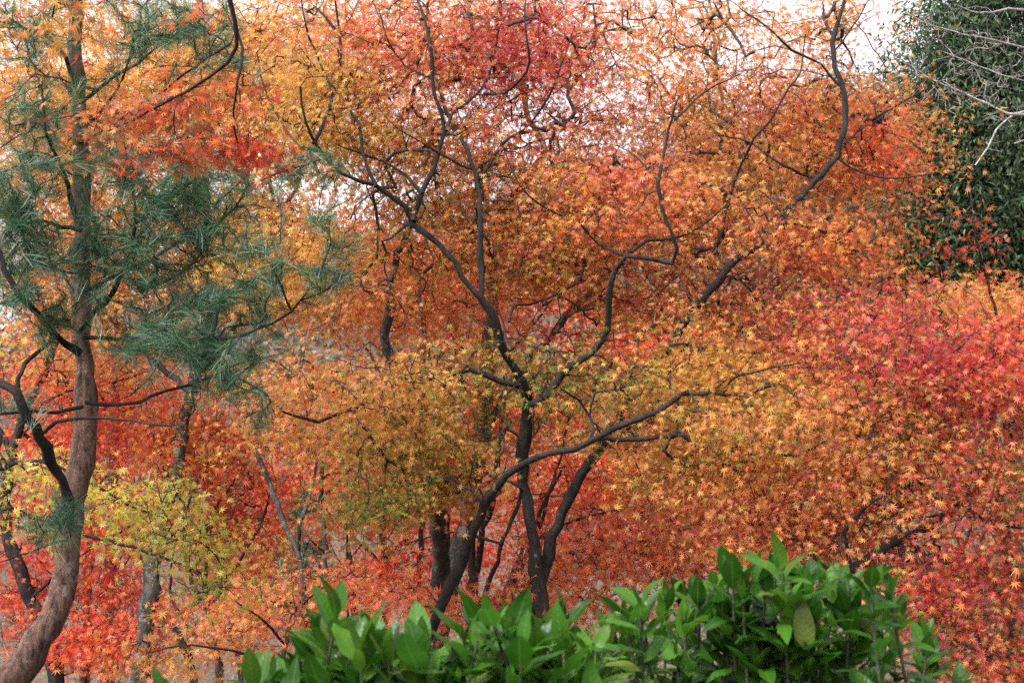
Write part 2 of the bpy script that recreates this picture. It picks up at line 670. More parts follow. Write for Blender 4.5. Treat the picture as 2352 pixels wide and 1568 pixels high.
o['label'] = "grey green far wood on the hillside behind the maples"

# fallen leaves over the hollow
fn = 26000
fx = rng.uniform(-14, 14, fn)
fy = rng.uniform(4.5, 30, fn)
fp = np.c_[fx, fy, ground_z(fx, fy) + rng.uniform(0.015, 0.06, fn)]
fc = pick_colors(fp, {'br': 3, 'or': 1, 'vr': 1, 'cr': 1, 'am': 1, 'sa': 0.6}, []) * 0.7
o = leaves_mesh("fallen_leaves", fp, np.array([0, 0, 1.0]) + 0.35 * rng.standard_normal(fp.shape), rng.standard_normal(fp.shape),
                0.04, fc, TPL5, M_MAPLE, None, None)
o['kind'] = 'stuff'
o['label'] = "fallen red and brown maple leaves strewn over the ground"

gn = 14000
gx, gy = rng.uniform(-9, 4, gn), rng.uniform(8.5, 26, gn)
gb = np.c_[gx, gy, ground_z(gx, gy) - 0.01]
gd = norm(rng.standard_normal((gn, 3)) * np.array([0.5, 0.5, 0.15]) + np.array([0, 0, 0.8]))
gl = rng.uniform(0.08, 0.3, gn)[:, None]
gs = norm(np.cross(gd, rng.standard_normal((gn, 3)))) * 0.004
gm = gb + gd * gl * 0.55
gt = gb + gd * gl + np.c_[rng.normal(0, 0.05, gn), rng.normal(0, 0.05, gn), -0.03 * np.ones(gn)]
GV = np.stack([gb - gs, gb + gs, gm + gs, gt + gs * 0.2, gt - gs * 0.2, gm - gs], 1)
gq = (np.array([[0, 1, 2, 5], [5, 2, 3, 4]])[None] + (np.arange(gn) * 6)[:, None, None]).reshape(-1, 4)
gc = np.array([(0.30, 0.25, 0.15), (0.22, 0.20, 0.11), (0.14, 0.15, 0.06), (0.36, 0.31, 0.22)])[rng.integers(0, 4, gn)]
o = mesh_obj("dry_grass", GV.reshape(-1, 3), gq, M_MAPLE, None, None, np.repeat(np.c_[gc, np.ones(gn)], 6, 0))
o['kind'] = 'stuff'
o['label'] = "short dry straw coloured grass on the ground between the trunks"

# ------------------------------------------------------------------ palettes
P_ORANGE = {'or': 4.4, 'am': 4.2, 'sa': 2.4, 'vr': 1.2, 'ol': 1.6, 'br': 1.3, 'ye': 0.8, 'gr': 0.3}
P_CRIM = {'cr': 7, 'rd': 3.5, 'pk': 1.2, 'sa': 0.8, 'or': 1.4, 'br': 1.6}
P_GREEN = {'gr': 6, 'ol': 3.5, 'am': 1.5, 'yg': 0.6}
P_OLIVE = {'ol': 3.5, 'am': 3.5, 'gr': 1.2, 'or': 2.2}
P_SALMON = {'sa': 4.5, 'or': 3, 'pk': 0.8, 'vr': 2, 'am': 2}
P_RED = {'vr': 5, 'rd': 4.5, 'sa': 0.8, 'cr': 1, 'or': 1.2}
P_YEL = {'ye': 4, 'am': 4, 'or': 1.5, 'yg': 0.6}
P_YGR = {'yg': 6, 'ye': 2.5, 'am': 2.5, 'gr': 0.6, 'ol': 1.5}

# ------------------------------------------------------------------ the large maple in the middle
maple("maple_tree", "large orange maple with dark forked trunk rising behind the middle of the hedge", [
    ('trunk', [(1236, 1330), (1227, 1274), (1216, 1184), (1206, 1109), (1201, 1044), (1206, 984), (1211, 934), (1194, 874), (1164, 814), (1149, 780), (1129, 725), (1104, 685)], 7.0, 6.9, 30, 17),
    ('trunk', [(1242, 1330), (1249, 1304), (1269, 1234), (1289, 1174), (1314, 1124), (1344, 1074), (1379, 1024), (1409, 969), (1439, 934), (1490, 850), (1550, 770), (1600, 700), (1650, 645), (1690, 600), (1743, 565), (1790, 510), (1823, 475), (1868, 420), (1908, 375), (1935, 335), (1940, 280), (1938, 200), (1918, 155), (1910, 100), (1928, 40), (1945, -40)], 7.05, 7.5, 28, 8),
    ('trunk', [(1030, 1350), (1044, 1324), (1064, 1274), (1094, 1209), (1114, 1164), (1144, 1114), (1179, 1074), (1224, 1054), (1284, 1034), (1349, 1019), (1384, 999), (1444, 969), (1509, 944), (1554, 919), (1568, 904), (1643, 904), (1700, 906), (1790, 880)], 6.7, 6.3, 22, 7),
    ('limb', [(1104, 685), (1064, 635), (1029, 585), (984, 540), (949, 510), (929, 480), (894, 450), (859, 425), (784, 400), (735, 345), (700, 280), (690, 200)], 6.9, 6.7, 15, 5),
    ('limb', [(864, 427), (839, 375), (829, 300), (809, 260), (788, 180), (780, 80), (770, 0)], 6.75, 7.0, 10, 4),
    ('limb', [(949, 508), (969, 445), (989, 395), (1009, 340), (1024, 300), (1012, 255), (1000, 230), (992, 180), (989, 100), (974, 40), (955, -20)], 6.85, 7.3, 14, 5),
    ('limb', [(1026, 300), (1034, 265), (1064, 240), (1104, 205), (1130, 150), (1145, 70)], 6.95, 7.2, 8, 3),
    ('limb', [(1104, 685), (1104, 625), (1104, 565), (1104, 500), (1094, 425), (1084, 375), (1064, 325), (1039, 280), (1019, 235), (994, 135), (985, 60)], 6.9, 7.4, 14, 5),
    ('limb', [(1094, 425), (1120, 380), (1150, 335), (1200, 300), (1250, 240), (1290, 150), (1320, 60)], 7.1, 7.5, 9, 4),
    ('limb', [(969, 445), (930, 400), (880, 370), (820, 350), (770, 330)], 6.8, 6.6, 9, 3),
    ('limb', [(1211, 934), (1249, 914), (1274, 884), (1314, 839), (1349, 814), (1384, 780), (1399, 720), (1399, 665), (1414, 615), (1439, 588), (1484, 595), (1539, 605), (1554, 575), (1539, 530), (1519, 480), (1514, 420), (1524, 360), (1534, 300), (1560, 220)], 6.95, 6.9, 17, 5),
    ('limb', [(1439, 588), (1384, 565), (1359, 545), (1330, 510)], 6.8, 6.7, 8, 3),
    ('limb', [(1450, 580), (1489, 552), (1550, 548), (1610, 520), (1680, 460)], 6.8, 6.9, 9, 4),
    ('limb', [(1384, 1003), (1449, 1009), (1514, 1006), (1568, 999), (1598, 1019), (1653, 1044), (1693, 1039), (1768, 1041), (1833, 1044), (1900, 1010)], 6.4, 6.2, 13, 5),
    ('limb', [(1354, 1015), (1364, 984), (1354, 954), (1329, 919), (1289, 894)], 6.45, 6.3, 8, 4),
    ('limb', [(1194, 885), (1150, 872), (1114, 862), (1074, 849), (1034, 862), (984, 874), (944, 894), (884, 904), (859, 919), (814, 936), (730, 966), (650, 945)], 6.9, 6.4, 13, 5),
    ('limb', [(1660, 905), (1680, 870), (1750, 850), (1850, 830)], 6.4, 6.3, 6, 3),
    ('limb', [(735, 345), (690, 340), (640, 270), (605, 200), (590, 120)], 6.75, 6.9, 8, 3),
    ('limb', [(720, 330), (742, 285), (762, 215), (738, 150), (700, 60), (690, -20)], 6.7, 6.9, 9, 3),
    ('limb', [(800, 240), (765, 200), (728, 160), (690, 110)], 6.8, 6.9, 5, 2),
    ('limb', [(1084, 390), (1004, 350), (959, 320), (919, 300), (874, 255), (850, 200)], 6.95, 6.8, 6, 2),
    ('limb', [(1300, 500), (1259, 480), (1214, 450), (1194, 425), (1150, 330)], 6.8, 6.8, 5, 2),
    ('limb', [(1110, 215), (1160, 215), (1209, 165), (1214, 115), (1204, 45), (1210, -20)], 7.1, 7.2, 7, 3),
    ('limb', [(992, 180), (930, 150), (890, 90), (870, 20)], 7.1, 7.2, 6, 2),
    ('limb', [(1650, 560), (1680, 440), (1733, 320), (1768, 280), (1813, 200), (1838, 165), (1850, 80)], 7.2, 7.3, 9, 3),
    ('limb', [(1938, 205), (1885, 150), (1820, 115), (1760, 60), (1700, 20)], 7.45, 7.5, 7, 3),
    ('limb', [(1936, 330), (2000, 280), (2080, 230), (2140, 200)], 7.4, 7.4, 8, 3),
    ('limb', [(1920, 360), (1985, 400), (2060, 410), (2140, 400)], 7.4, 7.3, 8, 3),
    ('limb', [(1875, 412), (1800, 380), (1725, 330), (1650, 310)], 7.4, 7.4, 7, 3),
    ('limb', [(1914, 120), (1960, 60), (2000, -10)], 7.45, 7.5, 5, 2),
    ('limb', [(1790, 510), (1860, 520), (1940, 560), (2020, 610)], 7.3, 7.2, 8, 3),
    ('limb', [(1514, 420), (1460, 360), (1400, 330), (1340, 340)], 6.9, 6.9, 5, 2),
    ('limb', [(1550, 275), (1620, 210), (1700, 170)], 6.9, 7.0, 5, 2),
    ('limb', [(1169, 740), (1179, 705), (1234, 695), (1309, 660), (1350, 640)], 6.9, 7.1, 7, 3),
], [
    (1180, 100, 430, 190, 7.4, 0.9, 640), (790, 210, 190, 250, 6.9, 0.7, 430), (1000, 330, 250, 130, 7.0, 0.6, 150),
    (1330, 440, 330, 150, 6.9, 0.7, 420), (1000, 480, 250, 120, 6.9, 0.6, 130), (1640, 180, 200, 220, 7.5, 0.8, 230), (1900, 280, 230, 170, 7.5, 0.8, 430),
    (1990, 380, 180, 80, 7.3, 0.5, 90), (1940, 60, 100, 100, 7.5, 0.5, 70),
    (1600, 480, 300, 170, 7.0, 0.7, 330), (1870, 540, 190, 140, 7.2, 0.6, 200), (1760, 700, 250, 120, 7.0, 0.7, 150), (1330, 560, 150, 60, 6.8, 0.4, 40),
    (1270, 850, 340, 120, 6.7, 0.6, 190), (840, 850, 260, 140, 6.6, 0.6, 215), (1000, 960, 260, 110, 6.4, 0.5, 220), (1650, 880, 330, 140, 6.5, 0.7, 420),
    (1150, 600, 330, 90, 7.0, 0.5, 110), (1300, 300, 330, 90, 7.2, 0.6, 90), (1450, 680, 250, 70, 7.0, 0.4, 70), (860, 640, 150, 110, 6.9, 0.5, 60), (1570, 760, 110, 90, 6.2, 0.3, 40), (1790, 520, 90, 60, 6.3, 0.3, 45), (1430, 900, 70, 60, 6.15, 0.25, 26), (930, 880, 130, 50, 5.9, 0.3, 22), (1720, 960, 160, 70, 5.6, 0.3, 60), (1150, 800, 70, 50, 6.2, 0.3, 9), (1250, 850, 80, 50, 6.2, 0.3, 12),
    (1020, 1090, 190, 100, 6.3, 0.5, 130), (880, 1130, 90, 110, 6.2, 0.4, 70), (1600, 1060, 280, 90, 6.3, 0.5, 170), (1380, 980, 160, 80, 6.4, 0.5, 50),
], P_ORANGE, [
    (1200, 110, 7.4, 240, P_CRIM), (880, 120, 7.2, 130, {'cr': 1, 'rd': 2, 'or': 2, 'sa': 1}), (1780, 190, 7.4, 90, P_CRIM),
    (760, 260, 6.9, 170, {'am': 5, 'or': 4, 'ol': 1.5, 'ye': 1}), (1240, 860, 6.8, 200, P_GREEN), (1440, 860, 7.0, 170, P_OLIVE), (1700, 950, 7.0, 160, P_OLIVE), (620, 300, 7, 200, {'am': 4, 'ol': 2, 'ye': 2}),
    (880, 1170, 6.7, 150, P_GREEN), (1020, 1060, 6.3, 170, P_OLIVE), (960, 470, 6.9, 130, P_OLIVE), (1480, 430, 7.0, 160, P_SALMON),
    (1450, 330, 7.0, 90, {'rd': 3, 'sa': 3, 'or': 2}), (2080, 330, 7.4, 130, P_RED), (1950, 560, 7.2, 150, {'vr': 4, 'or': 5, 'am': 1}),
    (1850, 740, 7.0, 150, P_CRIM), (1650, 800, 6.6, 150, {'am': 4, 'or': 3, 'ol': 2}),
], gaps=[(1240, 266, 85, 24, 7.4, 1.0), (2030, 70, 55, 90, 7.7, 1.2), (905, 215, 26, 26, 7.3, 1.0), (1720, 95, 50, 40, 7.7, 1.0), (1440, 60, 30, 30, 7.6, 1.0), (735, 405, 30, 28, 7, 1.2), (960, 560, 35, 40, 6.9, 1), (1250, 720, 150, 60, 6.9, 1), (1450, 300, 40, 26, 7.2, 1.2), (1560, 110, 35, 45, 7.5, 1.2), (1020, 1270, 70, 110, 6.8, 0.7), (1110, 960, 60, 60, 6.7, 0.5), (1280, 1150, 110, 120, 6.8, 0.6), (1200, 1000, 60, 60, 6.7, .4), (820, 770, 120, 70, 6.9, 0.6)],
    size=0.0242, per=20, back=0.6, dens=1.35, bare=0.25, rtip=0.0023)

# ------------------------------------------------------------------ grey lichened maple just behind
maple("maple_tree", "maple with thick grey lichen covered trunk standing left of the dark forked trunk", [
    ('trunk', [(1012, 1420), (1012, 1330), (1011, 1284), (1009, 1209), (1000, 1140), (985, 1080), (965, 1000), (930, 900), (900, 830), (884, 780), (897, 700), (899, 640), (914, 585), (934, 540), (950, 505)], 8.4, 7.3, 44, 12),
    ('trunk', [(1022, 1400), (1040, 1340), (1060, 1250), (1080, 1150), (1100, 1050), (1110, 980), (1112, 900), (1120, 800), (1129, 700), (1134, 625), (1144, 560), (1170, 480), (1220, 400), (1250, 350), (1235, 310), (1210, 250), (1200, 150)], 8.4, 9.2, 46, 10),
    ('limb', [(1112, 990), (1150, 930), (1200, 850), (1284, 745), (1309, 715), (1349, 680), (1384, 645), (1440, 590), (1500, 500)], 8.5, 9.0, 24, 8),
    ('limb', [(1500, 500), (1600, 480), (1690, 420), (1680, 330), (1668, 280), (1658, 220), (1643, 140), (1640, 70), (1628, 0)], 9.0, 9.0, 13, 6),
    ('limb', [(965, 990), (975, 800), (971, 725), (960, 640), (1000, 600), (980, 560)], 8.2, 8.6, 18, 6),
    ('limb', [(1300, 730), (1400, 620), (1489, 720), (1504, 670), (1534, 625), (1600, 540)][0:1] + [(1380, 690), (1460, 700), (1504, 670), (1534, 625), (1620, 560)], 8.8, 9.2, 10, 4),
], [
    (1000, 330, 400, 300, 9.0, 0.8, 260), (850, 20, 300, 110, 9.2, 0.8, 120), (1350, -20, 300, 100, 9.3, 0.8, 70), (1750, 60, 240, 130, 9.3, 0.8, 50), (1620, 330, 200, 120, 9.2, 0.7, 90), (1350, 600, 330, 130, 9.0, 0.8, 220), (1000, 700, 230, 120, 8.8, 0.7, 170), (1500, 250, 300, 200, 9.3, 0.8, 150),
    (1250, 800, 300, 100, 8.8, 0.7, 80), (1000, 1150, 90, 90, 8.0, 0.4, 20),
], P_SALMON, [(1000, 300, 9, 300, P_ORANGE), (1400, 620, 9, 250, P_RED), (1000, 700, 8.8, 160, {'vr': 3, 'or': 3, 'rd': 2, 'ol': 1}), (1000, 1150, 8, 80, P_GREEN)],
    size=0.032, per=13, bark=M_BARK_GREY, gaps=[(1250, 265, 90, 24, 9.0, 1.5), (2030, 70, 60, 90, 9.2, 1.5), (905, 215, 26, 26, 9, 1.5), (1720, 95, 50, 40, 9.2, 1.5), (735, 405, 35, 28, 9, 1.5), (965, 560, 30, 35, 9, 1.5)])

# ------------------------------------------------------------------ shoots below the fork
maple("maple_tree", "low vermilion maple of thin leaning stems seen behind the foot of the forked trunk", [
    ('trunk', [(1120, 1345), (1129, 1324), (1154, 1249), (1184, 1174), (1210, 1090)], 8.0, 8.6, 13, 5),
    ('trunk', [(1165, 1350), (1174, 1329), (1204, 1254), (1250, 1160), (1290, 1080)], 7.9, 8.7, 14, 5),
    ('trunk', [(1080, 1350), (1084, 1304), (1089, 1164), (1100, 1080)], 8.6, 8.9, 18, 8),
    ('trunk', [(1090, 1360), (1098, 1300), (1108, 1230), (1130, 1150), (1150, 1000), (1165, 900)], 8.8, 9.2, 19, 7),
    ('trunk', [(1180, 1355), (1200, 1290), (1230, 1230), (1262, 1130), (1290, 1040), (1310, 940)], 8.7, 9.2, 13, 5),
    ('trunk', [(955, 1400), (960, 1300), (968, 1200), (940, 1100)], 9.0, 9.3, 16, 6),
    ('limb', [(1204, 1254), (1300, 1200), (1420, 1170), (1540, 1150)], 8.0, 8.1, 8, 3),
    ('limb', [(1154, 1249), (1040, 1220), (930, 1250)], 8.2, 8.6, 7, 3),
], [
    (1250, 1380, 420, 50, 8.2, 0.5, 130), (1330, 1260, 330, 90, 7.8, 0.5, 220), (1130, 1370, 250, 70, 7.4, 0.4, 130), (1550, 1240, 250, 100, 7.8, 0.5, 150), (1250, 1130, 350, 120, 9.0, 0.8, 160),
    (900, 1320, 160, 80, 8.6, 0.5, 100),
], P_SALMON, [(900, 1310, 8.6, 160, P_RED), (1250, 1100, 9, 250, P_RED), (1150, 1240, 8.8, 130, {'vr': 4, 'rd': 2, 'or': 2})], size=0.032, per=13, gaps=[(1060, 1250, 130, 110, 8.0, 0.9)])

# ------------------------------------------------------------------ crimson maple on the right
maple("maple_tree", "crimson maple with a dark limb leaning up to the right edge behind the hedge", [
    ('trunk', [(1930, 1390), (1960, 1310), (2010, 1265), (2068, 1234), (2118, 1214), (2163, 1189), (2198, 1164), (2233, 1134), (2300, 1060), (2370, 960)], 6.2, 6.5, 26, 10),
    ('limb', [(1960, 1310), (1940, 1220), (1993, 1159), (2033, 1134), (2048, 1094), (2033, 1054), (2000, 1000), (2040, 940), (2100, 870)], 6.2, 6.4, 10, 4),
    ('limb', [(2068, 1234), (2060, 1180), (2100, 1120), (2160, 1000), (2250, 850)], 6.3, 6.8, 9, 4),
    ('limb', [(1940, 1340), (1860, 1270), (1780, 1190), (1700, 1130)], 6.3, 6.6, 11, 4),
    ('limb', [(2198, 1164), (2260, 1190), (2350, 1215), (2400, 1240)], 6.3, 6.1, 8, 4),
    ('limb', [(1950, 1360), (2080, 1420), (2200, 1470), (2330, 1540)], 6.2, 6.0, 10, 4),
], [
    (2180, 870, 280, 190, 6.6, 0.6, 370), (1950, 720, 220, 120, 6.9, 0.5, 110), (1980, 880, 170, 120, 6.6, 0.5, 130), (2000, 1050, 230, 130, 6.5, 0.5, 240), (2250, 1100, 180, 160, 6.5, 0.6, 240),
    (1800, 1160, 230, 110, 6.6, 0.5, 220), (2200, 1320, 220, 140, 6.3, 0.5, 260), (2280, 1500, 150, 110, 6.1, 0.4, 110), (1990, 1280, 150, 100, 6.4, 0.5, 80),
    (2370, 900, 100, 200, 6.6, 0.5, 110),
], {'or': 4, 'sa': 2.4, 'am': 3.5, 'cr': 1.2, 'pk': 0.5, 'ol': 1.8, 'vr': 1, 'br': 0.8}, [
    (2140, 840, 6.6, 320, P_CRIM), (2300, 800, 6.6, 120, P_RED), (2030, 1050, 6.5, 130, P_OLIVE), (2320, 1180, 6.5, 150, P_OLIVE),
    (2150, 1290, 6.3, 190, P_CRIM), (2320, 1420, 6.2, 240, {'cr': 3, 'rd': 2.5, 'or': 2.2, 'br': 2, 'ol': 1.5}), (1800, 1150, 6.6, 150, P_SALMON), (1900, 1000, 6.5, 130, P_ORANGE)],
    size=0.0238, per=21, dens=1.3, bare=0.22)

# ------------------------------------------------------------------ right: yellow orange maple below the evergreen, red sapling
maple("maple_tree", "pale yellow orange maple below the dark evergreen at the right edge", [
    ('trunk', [(2280, 1000), (2270, 900), (2255, 820), (2230, 740)], 9.5, 9.6, 22, 8),
    ('limb', [(2255, 820), (2180, 750), (2110, 690)], 9.5, 9.4, 8, 4),
    ('limb', [(2255, 820), (2320, 740), (2380, 680)], 9.5, 9.5, 8, 4),
], [(2240, 700, 170, 60, 9.5, 0.6, 170), (2150, 720, 130, 70, 9.2, 0.5, 80), (2360, 720, 100, 90, 9.4, 0.6, 90), (2250, 850, 200, 100, 9.6, 0.6, 90)],
    {'ye': 3, 'am': 3, 'sa': 3, 'or': 3}, size=0.032, per=13)
maple("maple_sapling", "slender red sapling with few leaves in front of the dark evergreen", [
    ('trunk', [(2310, 830), (2298, 750), (2268, 650), (2243, 550), (2233, 475), (2228, 440)], 8.0, 8.2, 8, 3),
    ('limb', [(2268, 650), (2215, 600), (2170, 555)], 8.1, 8.0, 4, 2),
    ('limb', [(2243, 560), (2290, 540), (2320, 520)], 8.1, 8.0, 4, 2),
], [(2240, 540, 90, 70, 8.1, 0.35, 26), (2270, 620, 60, 40, 8.1, 0.3, 14)], P_RED, size=0.031, per=5, spread=0.09)

# ------------------------------------------------------------------ left: grey trunk with orange crown behind the pine
maple("maple_tree", "tall yellow orange maple with mottled grey trunk behind the pine", [
    ('trunk', [(322, 1600), (325, 1560), (330, 1459), (345, 1359), (350, 1309), (360, 1259), (375, 1184), (400, 1109), (415, 1024), (425, 959), (440, 909), (450, 859), (480, 760), (490, 670), (485, 600), (480, 540), (470, 400), (460, 250), (470, 100)], 8.4, 9.4, 40, 12),
    ('limb', [(450, 870), (560, 720), (620, 560), (650, 480), (680, 430), (700, 330), (740, 220)], 8.9, 9.2, 18, 6),
    ('limb', [(640, 500), (625, 440), (600, 330), (580, 200)], 9.1, 9.3, 10, 4),
    ('limb', [(485, 600), (380, 480), (280, 380), (150, 250), (60, 150)], 9.1, 9.2, 14, 5),
    ('limb', [(440, 900), (300, 780), (180, 640), (60, 520), (-40, 400)], 8.8, 9.0, 16, 6),
], [
    (130, 330, 230, 300, 9.2, 0.9, 420), (420, 200, 230, 220, 9.4, 0.9, 330), (560, 560, 200, 170, 9.1, 0.8, 230), (700, 620, 190, 140, 8.4, 0.8, 150), (180, 620, 230, 160, 9.0, 0.9, 200),
    (620, 150, 160, 180, 9.2, 0.9, 220),
], {'am': 5, 'or': 3.5, 'ye': 2, 'sa': 1.2, 'vr': 0.4, 'ol': 0.6}, [(620, 580, 8.8, 230, P_YEL), (180, 640, 9, 180, {'vr': 2, 'or': 2, 'am': 2, 'ye': 1}), (700, 480, 9, 80, P_RED), (760, 690, 8.4, 90, P_YEL)],
    size=0.032, per=12, bark=M_BARK_GREY, dens=2.3, gaps=[(470, 690, 40, 25, 9, 2), (740, 400, 35, 28, 9, 1.5), (100, 570, 40, 22, 9, 1.5), (20, 340, 25, 30, 9, 1.5)])

# yellow maple in front of it
maple("maple_tree", "yellow green maple spreading low branches beside the pine trunk", [
    ('trunk', [(-40, 1330), (-30, 1200), (-20, 1120), (-10, 1060), (0, 1000)], 6.9, 6.9, 26, 12),
    ('limb', [(-22, 1150), (60, 1180), (150, 1210), (225, 1234), (280, 1250), (340, 1270), (400, 1290), (450, 1310)], 6.9, 6.6, 13, 5),
    ('limb', [(-12, 1080), (60, 1060), (130, 1070), (210, 1110), (300, 1160), (380, 1190)], 6.9, 6.7, 9, 4),
    ('limb', [(340, 1270), (400, 1240), (470, 1250), (510, 1300)], 6.7, 6.5, 5, 3),
], [(60, 1070, 150, 75, 6.9, 0.45, 150), (30, 1180, 110, 60, 6.9, 0.4, 60), (260, 1120, 180, 60, 6.7, 0.45, 90), (390, 1210, 150, 60, 6.6, 0.4, 85), (460, 1270, 90, 80, 6.5, 0.35, 90), (510, 1350, 50, 60, 6.5, 0.3, 30), (20, 1160, 90, 50, 6.9, 0.3, 25), (350, 1150, 130, 60, 6.8, 0.35, 50)],
    P_YGR, [(480, 1320, 6.5, 70, {'yg': 4, 'gr': 2, 'ye': 2}), (150, 1060, 6.8, 150, {'ye': 3, 'yg': 3, 'am': 2})], size=0.027, per=11, dens=0.55, tier=0.2)

# red maples at the left
maple("maple_tree", "scarlet maple with dark leaning trunk at the bottom left corner", [
    ('trunk', [(132, 1600), (125, 1534), (115, 1494), (95, 1434), (70, 1374), (45, 1304), (20, 1240), (10, 1150), (30, 1050), (50, 960), (100, 860), (122, 800), (150, 700)], 9.2, 10.2, 38, 10),
    ('limb', [(30, 1050), (-20, 950), (-40, 850)], 9.9, 10.2, 18, 8),
    ('limb', [(50, 960), (150, 900), (250, 880), (350, 850)], 9.9, 10.3, 10, 4),
    ('limb', [(70, 1374), (160, 1290), (260, 1230), (350, 1180)], 9.4, 10.0, 10, 4),
], [(140, 850, 230, 140, 10.2, 0.8, 190), (200, 980, 230, 110, 10.0, 0.8, 150), (60, 1350, 120, 90, 9.7, 0.5, 90), (230, 1470, 170, 70, 9.5, 0.5, 80), (130, 1220, 230, 110, 9.8, 0.7, 160), (260, 1340, 160, 80, 9.8, 0.5, 80), (330, 800, 150, 100, 10.2, 0.7, 60)],
    P_RED, [(80, 760, 10.2, 120, P_YEL), (300, 800, 10.2, 130, P_ORANGE)], size=0.032, per=14, dens=1.35)
maple("maple_tree", "scarlet maple of several slanting stems between grey trunk and hedge", [
    ('trunk', [(450, 1580), (445, 1549), (425, 1484), (400, 1444), (360, 1379), (330, 1300), (320, 1220)], 8.6, 9.4, 22, 6),
    ('trunk', [(505, 1590), (500, 1504), (450, 1459), (410, 1409), (390, 1334), (400, 1250)], 8.4, 9.2, 12, 5),
    ('trunk', [(508, 1590), (505, 1524), (490, 1459), (475, 1399), (445, 1344), (420, 1250), (430, 1160), (480, 1060)], 8.5, 9.2, 15, 5),
    ('trunk', [(560, 1590), (540, 1479), (490, 1409), (470, 1330), (480, 1200), (540, 1100)], 8.6, 9.3, 12, 5),
    ('limb', [(475, 1399), (540, 1300), (600, 1200), (620, 1130)], 8.8, 9.4, 9, 4),
    ('limb', [(430, 1160), (380, 1080), (350, 1000)], 9.1, 9.4, 8, 4),
], [(480, 1080, 170, 130, 9.4, 0.6, 180), (530, 1200, 130, 110, 9.6, 0.5, 110), (330, 1440, 180, 90, 9.0, 0.5, 100), (520, 1400, 160, 90, 8.7, 0.5, 110), (420, 980, 160, 90, 9.4, 0.6, 110), (180, 1480, 120, 60, 9.2, 0.4, 40), (60, 1450, 80, 60, 9.3, 0.4, 12)],
    P_RED, [(450, 1000, 9.3, 190, {'or': 4, 'am': 2, 'vr': 3}), (500, 1420, 8.7, 130, P_ORANGE), (560, 1380, 8.7, 80, P_SALMON)], size=0.031, per=14, dens=1.35)
maple("maple_tree", "low maple with orange and salmon leaves just left of the hedge top", [
    ('trunk', [(640, 1600), (650, 1520), (660, 1450), (690, 1380)], 7.6, 7.7, 14, 6),
    ('limb', [(655, 1480), (600, 1420), (540, 1380)], 7.6, 7.5, 6, 3), ('limb', [(680, 1400), (740, 1350), (800, 1320)], 7.7, 7.8, 6, 3),
    ('limb', [(648, 1540), (560, 1500), (440, 1480), (330, 1500)], 7.6, 7.4, 7, 3),
], [(620, 1370, 110, 50, 7.9, 0.4, 60), (570, 1440, 110, 60, 7.8, 0.4, 55), (330, 1500, 90, 45, 7.3, 0.35, 30), (780, 1330, 100, 50, 7.8, 0.4, 40)],
    P_SALMON, [(400, 1500, 7.3, 130, {'or': 3, 'am': 3, 'ol': 2}), (580, 1440, 7.5, 80, P_ORANGE)], size=0.031, per=12)
maple("maple_tree", "thin grey forked maple stem behind the left end of the hedge", [
    ('trunk', [(715, 1560), (710, 1484), (705, 1434), (697, 1359), (692, 1309), (685, 1264), (665, 1224), (635, 1154), (610, 1089), (585, 1034), (560, 980)], 8.0, 8.5, 18, 9),
    ('limb', [(686, 1262), (692, 1199), (715, 1124), (730, 1040)], 8.2, 8.4, 11, 5),
], [(650, 990, 150, 80, 8.6, 0.5, 90), (660, 890, 150, 90, 8.9, 0.6, 90)], P_ORANGE, [(620, 1060, 10.2, 120, P_RED)],
    size=0.033, per=12, bark=M_BARK_GREY)
maple("maple_tree", "thin straight grey maple stem right of the forked one behind the hedge", [
    ('trunk', [(752, 1560), (750, 1474), (747, 1409), (745, 1334), (745, 1259), (740, 1184), (735, 1129), (745, 1050), (770, 960)], 8.3, 8.7, 17, 8),
    ('limb', [(745, 1270), (715, 1240), (690, 1215)], 8.4, 8.4, 5, 3),
    ('limb', [(738, 1150), (800, 1080), (860, 1000)], 8.5, 8.8, 8, 4),
], [(800, 1010, 160, 90, 8.9, 0.6, 110), (850, 1180, 100, 80, 9.3, 0.5, 35)], {'or': 3, 'vr': 3, 'am': 2, 'ol': 1}, [(830, 1200, 10.8, 130, P_RED)],
    size=0.033, per=12, bark=M_BARK_GREY)
maple("maple_sapling", "thin bare stemmed sapling behind the hedge left of the lichened trunk", [
    ('trunk', [(800, 1450), (799, 1359), (797, 1250), (796, 1154), (800, 1090)], 9.0, 9.2, 7, 3), ('limb', [(798, 1290), (830, 1250), (860, 1230)], 9.0, 9.1, 3, 2),
    ('limb', [(798, 1320), (775, 1280), (760, 1250)], 9.0, 9.1, 3, 2),
], [(800, 1110, 40, 30, 9.2, 0.2, 8)], P_OLIVE, size=0.031, per=4, spread=0.08)

